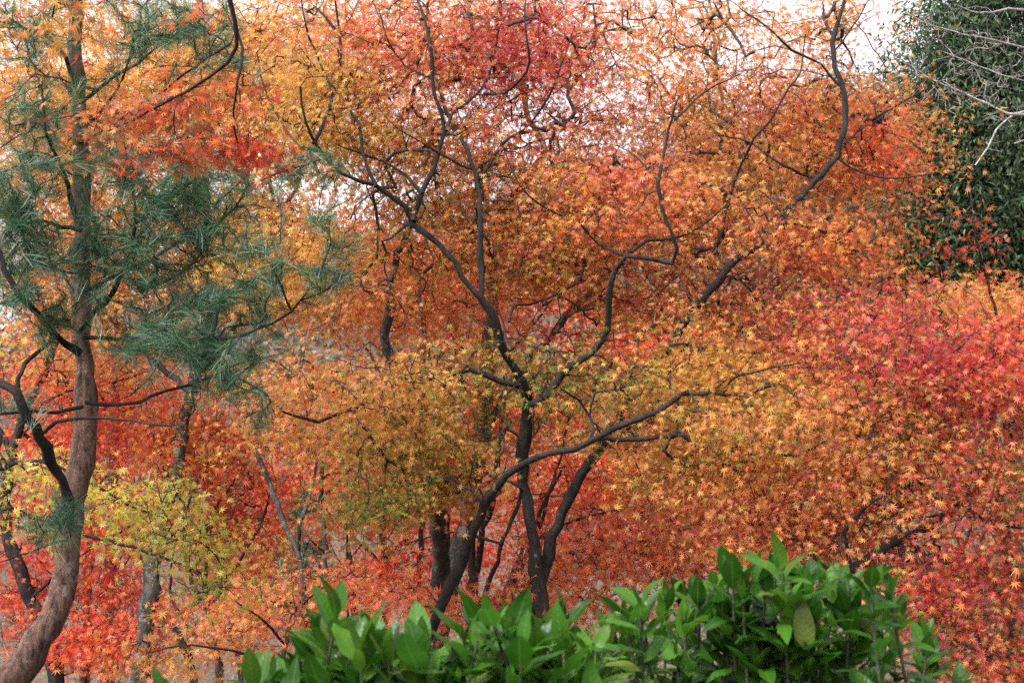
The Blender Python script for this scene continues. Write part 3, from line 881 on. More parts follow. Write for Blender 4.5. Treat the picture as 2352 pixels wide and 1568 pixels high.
# maples farther back, which close the view between the trunks
maple("maple_tree", "bright red maple far back, seen between pine and left trunks", [
    ('trunk', [(200, 1420), (205, 1300), (215, 1150), (230, 1000)], 14.0, 14.0, 24, 10), ('limb', [(215, 1150), (120, 1000), (60, 900)], 14, 14, 10, 5), ('limb', [(215, 1130), (330, 1000), (400, 900)], 14, 14, 10, 5),
], [(230, 900, 330, 190, 14.0, 1.2, 260), (200, 1150, 300, 150, 14, 1.2, 160)], P_RED, [(250, 760, 14, 200, P_ORANGE)], size=0.05, per=13, spread=0.22, tpl=TPL5)
maple("maple_tree", "deep red maple far back behind the thin grey stems left of centre", [
    ('trunk', [(880, 1450), (885, 1330), (880, 1200), (890, 1050)], 16.0, 16.0, 20, 9), ('limb', [(884, 1300), (760, 1180), (680, 1080)], 16, 16, 9, 5), ('limb', [(884, 1280), (1000, 1180), (1080, 1100)], 16, 16, 9, 5),
], [(860, 1080, 280, 150, 16.0, 1.0, 260), (700, 1130, 180, 130, 15.8, 0.9, 120), (1030, 1230, 200, 120, 15.8, 0.9, 130), (560, 1320, 130, 90, 15.5, .8, 70)], P_RED, [(860, 900, 16, 200, P_ORANGE)], size=0.05, per=16, spread=0.24, tpl=TPL5, tier=0.4)
maple("maple_tree", "tall amber maple far back whose crown fills the sky behind the upper pine", [
    ('trunk', [(250, 1430), (255, 1200), (265, 900), (270, 600), (280, 350), (290, 150)], 12.5, 12.5, 30, 9), ('limb', [(266, 800), (150, 560), (60, 400), (0, 250)], 12.5, 12.5, 13, 5), ('limb', [(268, 700), (420, 480), (540, 300), (600, 150)], 12.5, 12.5, 13, 5),
    ('limb', [(266, 850), (450, 700), (600, 560)], 12.5, 12.5, 11, 5),
], [(100, 200, 250, 300, 12.5, 1.0, 260), (450, 180, 300, 250, 12.5, 1.0, 260), (350, 520, 320, 160, 12.5, 1.0, 190), (640, 420, 150, 200, 12.5, 0.9, 70)], {'am': 5, 'or': 3, 'ye': 2.5, 'sa': 1.0, 'ol': 0.5}, [(300, 600, 12.5, 250, P_YEL)], size=0.045, per=15, spread=0.22, tpl=TPL5, tier=0.35)
maple("maple_tree", "golden maple far back, glowing low behind the thin grey stems", [
    ('trunk', [(820, 1460), (815, 1400), (810, 1330), (800, 1250)], 15.0, 15.0, 18, 8), ('limb', [(815, 1390), (740, 1320), (690, 1290)], 15, 15, 8, 4), ('limb', [(815, 1390), (880, 1320), (930, 1290)], 15, 15, 8, 4),
], [(790, 1320, 160, 90, 15.0, 0.9, 120), (640, 1250, 90, 90, 15.3, 0.8, 50)], P_YEL, [(720, 1200, 15, 130, P_ORANGE)], size=0.045, per=13, spread=0.2, tpl=TPL5)
maple("maple_tree", "salmon red maple far back behind the lichen covered trunk", [
    ('trunk', [(1010, 1420), (1020, 1250), (1030, 1050), (1040, 850), (1050, 700)], 13.0, 13.0, 28, 10), ('limb', [(1030, 1050), (900, 900), (830, 780)], 13, 13, 12, 5), ('limb', [(1035, 950), (1180, 800), (1300, 650)], 13, 13, 12, 5), ('limb', [(1025, 1150), (1200, 1100), (1350, 1050)], 13, 13, 10, 5),
], [(1050, 640, 350, 170, 13.0, 1.0, 230), (760, 600, 200, 150, 13.0, 1.0, 110), (560, 560, 150, 140, 13, 1.0, 70), (1150, 950, 330, 160, 13, 1.0, 190), (1350, 1120, 300, 130, 12.6, 0.9, 150)], P_RED, [(1050, 650, 13, 260, {'vr': 4, 'sa': 4, 'or': 2}), (1250, 1050, 12.6, 200, {'vr': 3, 'sa': 3, 'or': 3, 'am': 1})],
    size=0.045, per=16, spread=0.22, tpl=TPL5, dens=1.5)
maple("maple_tree", "orange red maple far back filling the gap right of the forked trunk", [
    ('trunk', [(1600, 1380), (1610, 1200), (1620, 1050), (1600, 900)], 12.5, 12.5, 26, 10), ('limb', [(1615, 1150), (1750, 1000), (1850, 900)], 12.5, 12.5, 12, 5), ('limb', [(1610, 1180), (1480, 1060), (1400, 950)], 12.5, 12.5, 12, 5),
    ('limb', [(1610, 1100), (1560, 900), (1500, 750)], 12.5, 12.5, 10, 5),
], [(1600, 1050, 330, 160, 12.5, 1.0, 240), (1550, 760, 280, 150, 12.5, 1.0, 170), (1850, 850, 250, 150, 12.3, 1.0, 150), (1700, 1250, 250, 90, 12, 0.8, 90), (1950, 1120, 280, 160, 11.5, 0.8, 120)], {'vr': 4, 'sa': 4, 'or': 3, 'rd': 2, 'am': 1}, [(1950, 1150, 11.5, 200, P_YEL), (1500, 680, 12.5, 200, P_RED)],
    size=0.044, per=16, spread=0.22, tpl=TPL5, dens=1.5)

# ------------------------------------------------------------------ rusty branch hanging into the top left, close by
maple("maple_tree", "overhanging maple with rust orange leaves on arching twigs before the pine", [
    ('trunk', [(900, -1500), (800, -1100), (700, -700), (620, -380)][::-1][0:0] + [(-900, 1400), (-860, 800), (-780, 200), (-600, -250), (-250, -480)], 4.3, 4.4, 90, 40),
    ('limb', [(-250, -480), (100, -520), (380, -380), (500, -180), (526, -20), (535, 40), (545, 75), (540, 110), (520, 145), (480, 175), (430, 210), (370, 240), (310, 275), (250, 300)], 4.4, 4.7, 26, 4),
    ('limb', [(545, 75), (556, 110), (555, 150), (540, 220), (538, 290), (550, 340), (562, 375)], 4.6, 4.8, 7, 3),
    ('limb', [(418, 220), (400, 260), (402, 310), (420, 335)], 4.65, 4.6, 4, 2),
    ('limb', [(100, -520), (130, -300), (140, -100), (130, 0), (120, 40)], 4.4, 4.3, 10, 4),
], [(430, 240, 190, 50, 4.75, 0.25, 75), (300, 290, 140, 60, 4.7, 0.2, 62), (560, 330, 90, 50, 4.8, 0.2, 40), (440, 325, 160, 35, 4.75, 0.2, 50), (600, 365, 55, 25, 4.8, 0.12, 14), (560, 210, 60, 50, 4.8, 0.2, 16), (130, 20, 80, 45, 4.3, 0.2, 22), (200, 70, 40, 40, 4.3, 0.15, 6), (440, 5, 40, 15, 4.6, 0.1, 6)],
    {'vr': 3, 'or': 3.5, 'br': 4.5, 'rd': 1.2, 'am': 0.6}, [(130, 20, 4.3, 130, {'am': 5, 'or': 3, 'ol': 1.2}), (580, 340, 4.8, 80, {'vr': 4, 'rd': 4, 'br': 1.5})], size=0.027, per=7, spread=0.07, rtip=0.0012, bare=0)


# ------------------------------------------------------------------ pine
def needles_mesh(name, tips, dirs, parent, origin, per=90, nlen=0.09, width=0.0016, shoot=0.11):
    n = len(tips)
    N = n * per
    sd_ = np.repeat(dirs, per, 0)
    along = rng.random(N) ** 0.8
    base = np.repeat(tips, per, 0) - sd_ * (shoot * (1 - along))[:, None]
    rnd = rng.standard_normal((N, 3))
    rad = norm(rnd - (rnd * sd_).sum(1, keepdims=True) * sd_)
    ang = R(1) * (44 - 24 * along + rng.normal(0, 10, N))
    d = norm(sd_ * np.cos(ang)[:, None] + rad * np.sin(ang)[:, None] + np.array([0, 0, -0.05]))
    L = nlen * rng.uniform(0.75, 1.15, N)[:, None]
    s = norm(np.cross(d, rng.standard_normal((N, 3)))) * width / 2
    mid = base + d * L * 0.5
    tip = base + d * L + np.array([0, 0, -0.006])
    V = np.stack([base - s, base + s, mid + s, tip + s * 0.25, tip - s * 0.25, mid - s], 1)
    q = np.array([[0, 1, 2, 5], [5, 2, 3, 4]])
    quads = (q[None] + (np.arange(N) * 6)[:, None, None]).reshape(-1, 4)
    pal = np.array([(0.040, 0.118, 0.048), (0.030, 0.092, 0.044), (0.075, 0.155, 0.062), (0.085, 0.160, 0.105), (0.14, 0.17, 0.05)])
    ci = np.repeat(pal[rng.choice(5, n, p=[.3, .25, .2, .2, .05])], per, 0) * np.exp(rng.normal(0, 0.2, N))[:, None]
    cc = np.repeat(np.c_[ci, np.ones(N)][:, None, :], 6, 1).reshape(-1, 4)
    return mesh_obj(name, V.reshape(-1, 3), quads, M_NEEDLE, parent, origin, cc)


def pine(name, label, limbs, crowns, per, nlen, width, rtip=0.0022, bark=None, cat="pine tree", group=None, shoot=0.17, clear=0.13):
    bark = bark or M_BARK_PINE
    built = []
    for kind, pts, d0, d1, w0, w1 in limbs:
        L = trace(pts, d0, d1, w0, w1)
        if kind == 'trunk':
            L = to_ground(L)
        built.append((kind, L))
    b = built[0][1][0, :3]
    base = np.array([b[0], b[1], ground_z(b[0], b[1])])
    root = thing(name, label, cat, base, group)
    tg = np.vstack([ell(*c) for c in crowns])
    wood, P, D = build_wood(built, tg, rtip, (M_BARK_DARK, M_TWIG, bark), root, base, 0.45, 8, 0.12, 4, 14)
    for ob, paths in wood:
        if not paths:
            continue
        stem = built[0][1][::2, :3]
        paths = [p for p in paths if np.min(np.linalg.norm(stem - P[p[1][-1]], axis=1)) > clear or rng.random() < 0.15]
        if not paths:
            continue
        tips = np.array([P[idx[-1]] for _, idx in paths])
        dirs = norm(np.array([D[idx[-1]] for _, idx in paths]) + np.array([0, 0, 0.4]) + 0.25 * rng.standard_normal((len(paths), 3)))
        needles_mesh("needles", tips, dirs, ob, base, per, nlen, width, shoot)
    return root


pine("pine_tree", "pine with curved reddish trunk and blue green needle tufts at the left", [
    ('trunk', [(-30, 1640), (10, 1580), (45, 1534), (90, 1474), (120, 1409), (145, 1334), (155, 1259), (157, 1184), (172, 1124), (187, 1064), (193, 1009), (197, 934), (195, 834), (192, 780), (188, 700), (186, 600), (190, 500), (190, 400), (182, 280), (178, 180), (175, 80), (174, -60)], 5.8, 6.2, 70, 25),
    ('limb', [(158, 1150), (150, 1124), (120, 1074), (88, 1009), (65, 954), (40, 899), (0, 879), (-60, 840)], 5.8, 5.6, 26, 18),
    ('limb', [(42, 905), (38, 869), (65, 824), (105, 790), (130, 770)], 5.7, 5.75, 14, 8),
    ('limb', [(185, 810), (150, 790), (120, 765), (65, 700), (30, 650), (0, 580), (-40, 500)], 5.95, 5.7, 20, 10),
    ('limb', [(180, 765), (240, 690), (280, 635), (305, 575), (340, 515), (385, 465), (425, 430), (470, 390)], 5.95, 5.6, 14, 5),
    ('limb', [(305, 575), (312, 500), (305, 440), (300, 390), (320, 330)], 5.75, 5.6, 8, 4),
    ('limb', [(192, 775), (245, 777), (320, 778), (400, 780), (480, 778), (540, 775), (625, 745), (670, 715), (700, 675), (740, 610), (760, 560)], 5.95, 5.4, 11, 4),
    ('limb', [(670, 715), (650, 670), (625, 610), (580, 575)], 5.5, 5.4, 5, 3), ('limb', [(690, 690), (750, 665), (790, 620)], 5.5, 5.4, 5, 3),
    ('limb', [(190, 670), (240, 645), (350, 595), (415, 555), (475, 535), (540, 475), (570, 420), (566, 375)], 6.0, 5.7, 10, 4),
    ('limb', [(320, 668), (425, 622), (462, 580), (470, 540)], 5.9, 5.8, 9, 4),
    ('limb', [(188, 530), (160, 522), (100, 508), (50, 498)], 6.0, 5.8, 11, 7),
    ('limb', [(185, 520), (170, 480), (155, 425), (135, 370), (105, 300), (95, 200)], 6.05, 5.9, 13, 5),
    ('limb', [(176, 190), (150, 135), (120, 90), (65, 70), (0, 20)], 6.15, 5.9, 10, 4),
    ('limb', [(183, 300), (250, 235), (280, 180), (310, 100), (325, 40)], 6.1, 5.8, 8, 4),
    ('limb', [(181, 240), (260, 180), (340, 130), (390, 80), (450, 40)], 6.15, 5.9, 8, 4),
    ('limb', [(181, 330), (300, 270), (400, 190), (470, 140), (530, 100)], 6.1, 5.9, 8, 4),
    ('limb', [(570, 425), (620, 405), (680, 385), (740, 365)], 5.7, 5.6, 5, 3),
    ('limb', [(197, 924), (265, 931), (320, 924), (380, 896), (450, 879), (550, 834), (585, 809)], 5.9, 5.5, 10, 4),
    ('limb', [(92, 1000), (125, 969), (165, 961), (225, 959), (300, 966), (360, 976), (425, 974), (448, 940), (440, 900)], 5.7, 5.5, 9, 4),
    ('limb', [(190, 934), (125, 947), (70, 941), (30, 949), (-20, 950)], 5.9, 5.7, 10, 6),
    ('limb', [(156, 1240), (120, 1245), (60, 1270), (0, 1290)], 5.8, 5.6, 5, 3),
], [
    (420, 440, 217, 113, 5.6, 0.35, 102), (300, 390, 156, 113, 5.7, 0.3, 45), (700, 372, 93, 50, 5.6, 0.15, 23), (310, 90, 108, 129, 5.85, 0.3, 35), (430, 60, 139, 96, 5.9, 0.3, 38), (520, 130, 93, 96, 5.9, 0.25, 21), (60, 70, 139, 96, 5.95, 0.3, 33),
    (100, 260, 108, 129, 5.9, 0.3, 41), (40, 400, 124, 113, 5.8, 0.3, 46), (30, 490, 108, 96, 5.75, 0.3, 36), (60, 590, 124, 80, 5.8, 0.3, 36), (60, 650, 139, 80, 5.7, 0.3, 36), (230, 560, 124, 96, 5.9, 0.3, 63), (330, 640, 171, 96, 5.8, 0.3, 45),
    (450, 540, 171, 96, 5.7, 0.3, 47), (480, 690, 139, 80, 5.6, 0.3, 40), (570, 690, 93, 80, 5.5, 0.25, 23), (340, 760, 139, 64, 5.7, 0.3, 35), (470, 800, 171, 64, 5.5, 0.25, 44), (760, 590, 78, 129, 5.4, 0.2, 26), (640, 600, 93, 80, 5.4, 0.2, 15),
    (570, 580, 45, 47, 5.5, 0.2, 8), (490, 870, 139, 64, 5.5, 0.2, 19), (580, 930, 78, 64, 5.5, 0.2, 7), (155, 1165, 41, 64, 5.7, 0.12, 18), (100, 1220, 78, 47, 5.6, 0.15, 11), (140, 740, 78, 64, 5.8, 0.2, 21), (40, 920, 60, 47, 5.6, 0.2, 9), (250, 330, 93, 96, 5.9, 0.3, 15),
], per=56, nlen=0.092, width=0.0014, shoot=0.13)

for lab, x, y0, y1, d in (("young blue green pine glimpsed between red leaves and thin grey stems", 690, 1500, 1100, 12.5),
                          ("young blue green pine glimpsed among scarlet leaves right of the pine trunk", 500, 1500, 1040, 13.5)):
    pine("pine_tree", lab, [('trunk', [(x, y0), (x + 5, (y0 + y1) / 2), (x, y1)], d, d, 12, 4)],
         [(x, y1 + 60, 50, 60, d, 0.4, 24), (x, y1 + 180, 80, 70, d, 0.5, 30), (x, y1 + 300, 100, 70, d, 0.5, 24)], per=50, nlen=0.11, width=0.005)


# ------------------------------------------------------------------ dark evergreen at the right, bare tree before it


def evergreen(name, label, limbs, crowns, size, per, spread, pal, group=None):
    built = []
    for kind, pts, d0, d1, w0, w1 in limbs:
        L = trace(pts, d0, d1, w0, w1)
        if kind == 'trunk':
            L = to_ground(L)
        built.append((kind, L))
    b = built[0][1][0, :3]
    base = np.array([b[0], b[1], ground_z(b[0], b[1])])
    root = thing(name, label, "evergreen tree", base, group)
    tg = np.vstack([ell(*c) for c in crowns])
    wood, P, D = build_wood(built, tg, 0.003, (M_BARK_GREY, M_TWIG), root, base)
    cen = tg.mean(0)
    pal = np.array(pal)
    for ob, paths in wood:
      pos, nr, tp, cc = [], [], [], []
      if not paths:
        continue
      for i, idx in paths:
        m = max(4, int(rng.normal(per, per * 0.3)))
        off = rng.normal(0, 1, (m, 3)) * np.array([spread, spread, spread * 0.8])
        p = P[idx[-1]] + off
        p[:, 2] -= 0.4 * np.linalg.norm(off[:, :2], axis=1)
        pos.append(p)
        nr.append(np.array([0, -0.4, 0.5]) + 0.3 * norm(p - cen) + 0.5 * rng.standard_normal((m, 3)))
        tp.append(norm(off) * 0.5 + np.array([0, 0, -0.55]) + 0.55 * rng.standard_normal((m, 3)))
        cc.append(pal[rng.integers(0, len(pal), m)] * np.exp(rng.normal(0, 0.25, m))[:, None] * math.exp(rng.normal(0, 0.35)))
      pos, nr, tp, cc = np.vstack(pos), np.vstack(nr), np.vstack(tp), np.vstack(cc)
      leaves_mesh("foliage", pos, nr, tp, size * np.clip(rng.normal(1, 0.2, len(pos)), 0.5, 1.5), cc, TPLO, M_EVER, ob, base)
    return root


GR_DARK = [(0.027, 0.052, 0.020), (0.038, 0.064, 0.024), (0.021, 0.040, 0.016), (0.055, 0.082, 0.036)]
evergreen("evergreen_tree", "dark green evergreen with drooping leaves filling the top right corner", [
    ('trunk', [(2330, 1100), (2330, 800), (2320, 500), (2310, 250), (2300, 20), (2300, -200)], 13.0, 13.2, 60, 20),
    ('limb', [(2325, 650), (2200, 560), (2100, 520), (2040, 500)], 13, 12.6, 18, 6), ('limb', [(2320, 480), (2220, 340), (2150, 250), (2110, 200)], 13, 12.6, 18, 6),
    ('limb', [(2310, 260), (2220, 130), (2150, 60)], 13, 12.8, 14, 6), ('limb', [(2322, 560), (2430, 420), (2500, 300)], 13, 12.8, 18, 6),
], [(2240, 130, 160, 200, 12.8, 1.0, 330), (2330, 380, 200, 220, 12.8, 1.1, 420), (2190, 330, 110, 120, 12.9, 0.8, 140), (2240, 540, 190, 130, 13.0, 0.9, 260), (2050, 540, 100, 90, 13.2, 0.6, 130), (2300, -100, 170, 150, 13, 1, 160), (2500, 300, 200, 350, 13, 1.2, 200)],
    0.062, 56, 0.2, GR_DARK)
evergreen("evergreen_tree", "shadowy evergreen standing deeper behind the orange crown at upper right", [
    ('trunk', [(2010, 1050), (2015, 800), (2020, 600), (2030, 440)], 18.0, 18.0, 34, 10), ('limb', [(2018, 640), (1930, 520), (1900, 470)], 18, 18, 12, 5), ('limb', [(2018, 700), (2110, 600), (2160, 560)], 18, 18, 12, 5),
], [(2040, 500, 130, 110, 18.0, 1.2, 200), (2080, 620, 150, 100, 17.8, 1.2, 170), (1920, 560, 110, 110, 18, 1.2, 90)], 0.09, 36, 0.26, GR_DARK)


def bare_tree(name, label, limbs, crowns, bark, twig, rtip, cat="bare tree", group=None):
    built = []
    for kind, pts, d0, d1, w0, w1 in limbs:
        L = trace(pts, d0, d1, w0, w1)
        if kind == 'trunk':
            L = to_ground(L)
        built.append((kind, L))
    b = built[0][1][0, :3]
    base = np.array([b[0], b[1], ground_z(b[0], b[1])])
    root = thing(name, label, cat, base, group)
    tg = np.vstack([ell(*c) for c in crowns])
    build_wood(built, tg, rtip, (bark, twig), root, base, sides=8)
    return root


bare_tree("bare_tree", "leafless tree whose pale grey branches reach in from the right edge", [
    ('trunk', [(2620, 1200), (2600, 900), (2570, 600), (2540, 400), (2500, 200), (2480, 0), (2470, -150)], 9.0, 9.2, 50, 20),
    ('limb', [(2545, 420), (2450, 310), (2400, 270), (2351, 258), (2318, 272), (2288, 300), (2268, 340), (2240, 380)], 9.0, 8.6, 11, 3),
    ('limb', [(2380, 265), (2313, 260), (2268, 240), (2218, 215), (2168, 195), (2118, 170), (2068, 135), (2028, 110)], 8.8, 8.6, 8, 2),
    ('limb', [(2490, 130), (2420, 120), (2351, 110), (2268, 90), (2193, 75), (2118, 50), (2083, 30)], 9.1, 8.7, 7, 2),
    ('limb', [(2510, 250), (2420, 210), (2351, 185), (2293, 170), (2218, 140), (2168, 120)], 9.1, 8.8, 7, 2),
    ('limb', [(2475, 20), (2400, 30), (2330, 20), (2250, 30), (2190, 10)], 9.1, 8.8, 8, 3),
    ('limb', [(2530, 380), (2450, 360), (2380, 320), (2330, 330)], 9, 8.8, 7, 3),
], [(2230, 110, 150, 120, 8.8, 0.4, 170), (2180, 210, 110, 70, 8.7, 0.3, 90), (2300, 180, 90, 120, 8.8, 0.4, 110), (2300, 320, 60, 50, 8.7, 0.3, 15), (2130, 80, 60, 60, 8.7, 0.3, 16)],
    M_BARK_PALE, M_TWIG_PALE, 0.0016)
for lab, x, y, s in (("tangle of dry grey shrub twigs beside the curved pine trunk", 50, 1430, 90), ("dry twiggy shrub between the pine trunk and the mottled grey trunk", 270, 1400, 80)):
    bare_tree("bare_shrub", lab, [('trunk', [(x, y + 110), (x + 5, y + 70), (x - 4, y + 20)], 9.9, 9.9, 6, 3), ('trunk', [(x + 20, y + 110), (x + 40, y + 60), (x + 55, y)], 9.9, 9.8, 5, 3), ('trunk', [(x - 15, y + 110), (x - 40, y + 50), (x - 50, y)], 9.9, 10.0, 5, 3)],
              [(x, y, s, 70, 9.9, 0.4, 190)], M_TWIG_DRY, M_TWIG_DRY, 0.0018, "shrub")


# ------------------------------------------------------------------ broad leaved hedge in front
def shrub_leaf_mat():
    m, t = new_mat("glossy_shrub_leaf")
    at = t.nodes.new("ShaderNodeAttribute"); at.attribute_name = "leaf_color"
    uv = t.nodes.new("ShaderNodeAttribute"); uv.attribute_name = "leaf_uv"
    sp = t.nodes.new("ShaderNodeSeparateXYZ")
    t.links.new(uv.outputs['Vector'], sp.inputs[0])
    ab = t.nodes.new("ShaderNodeMath"); ab.operation = 'ABSOLUTE'
    t.links.new(sp.outputs[0], ab.inputs[0])
    rib = t.nodes.new("ShaderNodeMapRange")
    rib.inputs[1].default_value, rib.inputs[2].default_value = 0.03, 0.12
    rib.inputs[3].default_value, rib.inputs[4].default_value = 1.0, 0.0
    t.links.new(ab.outputs[0], rib.inputs[0])
    # side veins: sin((v - 0.35|u|) * k)
    m1 = t.nodes.new("ShaderNodeMath"); m1.operation = 'MULTIPLY_ADD'; m1.inputs[1].default_value = -0.16
    t.links.new(ab.outputs[0], m1.inputs[0]); t.links.new(sp.outputs[1], m1.inputs[2])
    m2 = t.nodes.new("ShaderNodeMath"); m2.operation = 'MULTIPLY'; m2.inputs[1].default_value = 52
    t.links.new(m1.outputs[0], m2.inputs[0])
    m3 = t.nodes.new("ShaderNodeMath"); m3.operation = 'SINE'
    t.links.new(m2.outputs[0], m3.inputs[0])
    nz = t.nodes.new("ShaderNodeTexNoise"); nz.inputs['Scale'].default_value = 40; nz.inputs['Detail'].default_value = 4
    tc = t.nodes.new("ShaderNodeTexCoord"); t.links.new(tc.outputs['Object'], nz.inputs['Vector'])
    hsum = t.nodes.new("ShaderNodeMath"); hsum.operation = 'MULTIPLY_ADD'; hsum.inputs[1].default_value = 0.25
    t.links.new(m3.outputs[0], hsum.inputs[0]); t.links.new(nz.outputs['Fac'], hsum.inputs[2])
    bp = t.nodes.new("ShaderNodeBump"); bp.inputs['Strength'].default_value = 0.2; bp.inputs['Distance'].default_value = 0.003
    t.links.new(hsum.outputs[0], bp.inputs['Height'])
    mix = t.nodes.new("ShaderNodeMixRGB"); mix.inputs[2].default_value = (0.09, 0.19, 0.035, 1)
    mf = t.nodes.new("ShaderNodeMath"); mf.operation = 'MULTIPLY'; mf.inputs[1].default_value = 0.55
    t.links.new(rib.outputs[0], mf.inputs[0]); t.links.new(mf.outputs[0], mix.inputs[0]); t.links.new(at.outputs['Color'], mix.inputs[1])
    pb = t.nodes.new("ShaderNodeBsdfPrincipled")
    pb.inputs['Roughness'].default_value = 0.33
    pb.inputs['Specular IOR Level'].default_value = 0.24
    bn = t.nodes.new("ShaderNodeTexNoise"); bn.inputs['Scale'].default_value = 22; bn.inputs['Detail'].default_value = 5
    t.links.new(tc.outputs['Object'], bn.inputs['Vector'])
    br = t.nodes.new("ShaderNodeValToRGB")
    br.color_ramp.elements[0].position, br.color_ramp.elements[1].position = 0.56, 0.72
    t.links.new(bn.outputs['Fac'], br.inputs[0])
    blot = t.nodes.new("ShaderNodeMixRGB"); blot.inputs[2].default_value = (0.11, 0.15, 0.025, 1)
    bm = t.nodes.new("ShaderNodeMath"); bm.operation = 'MULTIPLY'; bm.inputs[1].default_value = 0.6
    t.links.new(br.outputs[0], bm.inputs[0]); t.links.new(bm.outputs[0], blot.inputs[0])
    t.links.new(mix.outputs[0], blot.inputs[1])
    mix = blot
    t.links.new(mix.outputs[0], pb.inputs['Base Color']); t.links.new(bp.outputs[0], pb.inputs['Normal'])
    tr = t.nodes.new("ShaderNodeBsdfTranslucent"); t.links.new(mix.outputs[0], tr.inputs[0])
    ms = t.nodes.new("ShaderNodeMixShader"); ms.inputs[0].default_value = 0.42
    out = t.nodes.new("ShaderNodeOutputMaterial")
    t.links.new(pb.outputs[0], ms.inputs[1]); t.links.new(tr.outputs[0], ms.inputs[2]); t.links.new(ms.outputs[0], out.inputs[0])
    return m


M_SHRUB = shrub_leaf_mat()
M_STEM = bark_mat("shrub_stem_bark", (0.03, 0.035, 0.018), (0.09, 0.10, 0.05))


def broad_leaves(pos, ax, up, length, width, col, name, parent, origin):
    """glossy pointed leaves: a curved, folded blade"""
    ny, nx = 9, 5
    v = np.linspace(0, 1, ny)
    u = np.linspace(-1, 1, nx)
    prof = np.sin(np.pi * np.clip(v, 0, 1) ** 0.88) ** 0.75 * (1.05 - 0.2 * v)
    prof[0] = 0.05
    prof[-1] = 0.01
    n = len(pos)
    ax = norm(ax)
    nr = norm(up - (up * ax).sum(1, keepdims=True) * ax)
    sd_ = np.cross(ax, nr)
    bend = rng.normal(0.22, 0.22, n)[:, None, None]
    fold = rng.uniform(0.02, 0.38, n)[:, None, None]
    wav = rng.normal(0, 0.06, n)[:, None, None]
    ph = rng.uniform(0, 6, n)[:, None, None]
    Vv = v[None, :, None]
    Uu = u[None, None, :]
    Lx = Uu * prof[None, :, None] * (width / 2)[:, None, None]
    Ly = Vv * length[:, None, None] * np.ones_like(Lx)
    Lz = -bend * Vv ** 2 * length[:, None, None] + fold * np.abs(Lx) + wav * np.sin(Vv * 11 + ph) * np.abs(Uu) * width[:, None, None]
    P = pos[:, None, None, :] + Lx[..., None] * sd_[:, None, None, :] + Ly[..., None] * ax[:, None, None, :] + Lz[..., None] * nr[:, None, None, :]
    m = ny * nx
    i = np.arange(ny - 1)[:, None] * nx
    j = np.arange(nx - 1)[None]
    q = np.stack([i + j, i + j + 1, i + nx + j + 1, i + nx + j], -1).reshape(-1, 4)
    quads = (q[None] + (np.arange(n) * m)[:, None, None]).reshape(-1, 4)
    uv = np.stack([np.broadcast_to(Uu, Lx.shape), np.broadcast_to(Vv, Lx.shape), np.zeros_like(Lx)], -1).reshape(-1, 3)
    cc = np.repeat(np.c_[col, np.ones(n)], m, 0)
    return mesh_obj(name, P.reshape(-1, 3), quads, M_SHRUB, parent, origin, cc, uv, smooth=True)


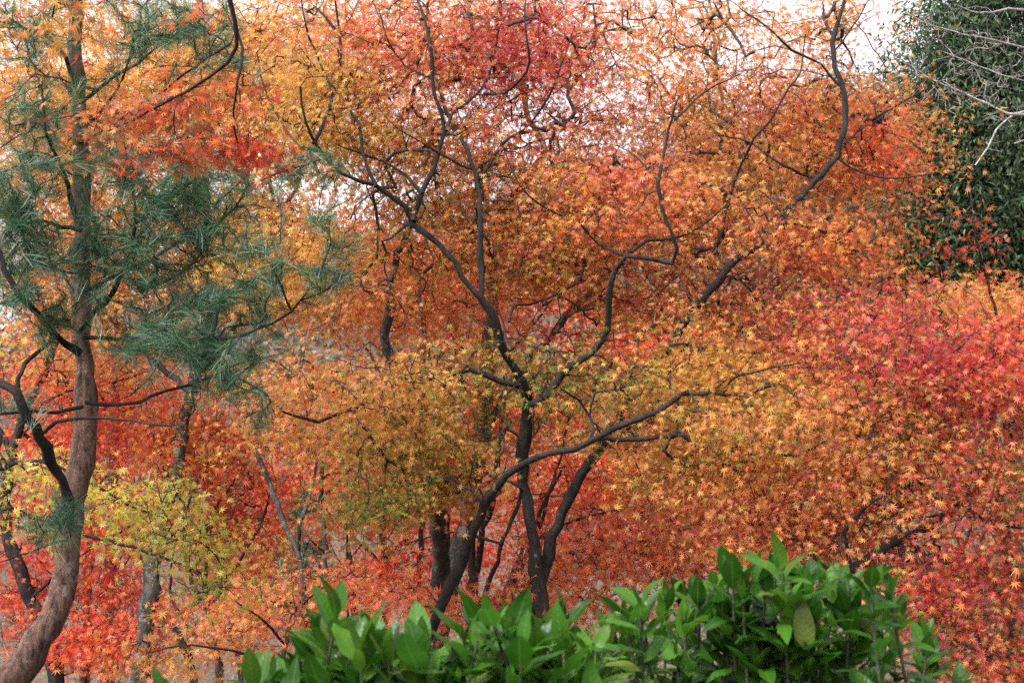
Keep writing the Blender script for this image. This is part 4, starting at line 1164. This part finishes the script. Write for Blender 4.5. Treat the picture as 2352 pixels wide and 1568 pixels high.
def shrub(label, tips, d, dj, leaf, base_px, low=10, name="evergreen_shrub"):
    """tips: where each shoot ends (leaves rise above it)"""
    tips = np.asarray(tips, float) + rng.normal(0, 20, (len(tips), 2))
    n = len(tips)
    dd = d + rng.uniform(-dj, dj, n)
    T = W(tips[:, 0], tips[:, 1], dd)
    bx = W(base_px, 1568, d)
    base = np.array([bx[0], bx[1], ground_z(bx[0], bx[1])])
    root = thing(name, label, "shrub", base, "evergreen shrubs of the hedge")
    pos, ax, up, ln, col, zz = [], [], [], [], [], []
    gp = np.array([(0.026, 0.092, 0.007), (0.036, 0.112, 0.009), (0.020, 0.070, 0.007), (0.054, 0.135, 0.012)])
    order = np.argsort(-T[:, 2])
    for c, k in enumerate(order):
        t = T[k]
        b = base + np.array([(t[0] - base[0]) * 0.55 + rng.normal(0, 0.14), (t[1] - base[1]) * 0.5 + rng.normal(0, 0.05), -0.05])
        mid = (b + t) / 2 + np.array([(t[0] - b[0]) * 0.18 + rng.normal(0, 0.05), rng.normal(0, 0.06), 0.04])
        L = catmull(np.c_[np.array([b, mid, t]), [0.008, 0.005, 0.0028]], 0.05)
        limb_mesh(L, "stem", M_STEM, root, base, 6, 0.05)
        sdv = norm(L[-1, :3] - L[-4, :3] + np.array([0, 0, 0.02]))
        m = int(rng.integers(6, 9)) + low
        a0 = rng.uniform(0, 6.28)
        hue = gp[rng.integers(0, 4)] * math.exp(rng.normal(0, 0.12))
        ref = norm(np.cross(sdv, np.array([0.3, 0.9, 0.1])))
        ref2 = np.cross(sdv, ref)
        for q in range(m):
            f = q / m
            az = a0 + q * 2.4
            rad = ref * math.cos(az) + ref2 * math.sin(az)
            th = R(24 + 72 * f + rng.normal(0, 17))
            dist = 0.012 + f ** 1.4 * 0.34
            j = -dist
            pos.append(t + sdv * j + rad * 0.004)
            ax.append(sdv * math.cos(th) + rad * math.sin(th))
            up.append(sdv * math.sin(th) - rad * math.cos(th) + 0.15 * rng.standard_normal(3))
            ln.append(leaf * rng.uniform(0.8, 1.15) * (0.75 if q < 1 else 1))
            cq = hue * math.exp(rng.normal(0, 0.18))
            if rng.random() < 0.03:
                cq = np.array([0.12, 0.17, 0.03])
            col.append(cq)
    ln = np.array(ln) * np.exp(rng.normal(0, 0.16, len(ln)))
    broad_leaves(np.array(pos), np.array(ax), np.array(up), ln, ln * rng.uniform(0.38, 0.52, len(ln)), np.array(col), "foliage", root, base)
    return root


def fill(outline, x0, x1, n, depth, drop=60):
    xs_, ys_ = zip(*outline)
    out = []
    for _ in range(n):
        x = rng.uniform(x0, x1)
        y = np.interp(x, xs_, ys_) + drop + (rng.random() ** 1.3) * depth
        out.append((x, y))
    return out


OUT_L = [(530, 1490), (600, 1500), (680, 1450), (750, 1370), (850, 1350), (900, 1400), (1000, 1420), (1080, 1390), (1180, 1370), (1280, 1400), (1360, 1440)]
tl = [(800, 1440), (690, 1530), (575, 1570), (910, 1490), (1000, 1500), (1070, 1470), (1190, 1460), (1250, 1480), (1120, 1500), (850, 1470), (1290, 1470), (1340, 1480), (740, 1470), (960, 1470), (640, 1540), (1150, 1450)]
shrub("broad leaved evergreen shrub with large smooth leaves at the lower middle", tl + fill(OUT_L, 560, 1330, 88, 160, 90), 2.7, 0.22, 0.089, 950)
OUT_R = [(1250, 1390), (1300, 1340), (1370, 1330), (1450, 1300), (1540, 1290), (1690, 1240), (1760, 1240), (1850, 1230), (1940, 1270), (2030, 1260), (2090, 1340), (2170, 1340)]
tr_ = [(1270, 1440), (1350, 1400), (1610, 1360), (1740, 1320), (1890, 1340), (1310, 1420), (1420, 1400), (1470, 1380), (1560, 1370), (1690, 1320), (1640, 1370), (1810, 1310), (1850, 1310), (1940, 1340), (1985, 1330), (2070, 1400), (2030, 1420), (1750, 1390), (1500, 1440), (2120, 1440), (2150, 1500), (2090, 1520), (2170, 1560), (2040, 1330)]
shrub("open evergreen shrub with upright leafy shoots at the lower right", tr_ + fill(OUT_R, 1290, 2060, 74, 300, 75), 3.2, 0.3, 0.076, 1720)
shrub("small evergreen shrub showing one leaf tip left of the hedge", [(362, 1575), (350, 1640), (395, 1650)], 2.6, 0.05, 0.1, 370, 3)
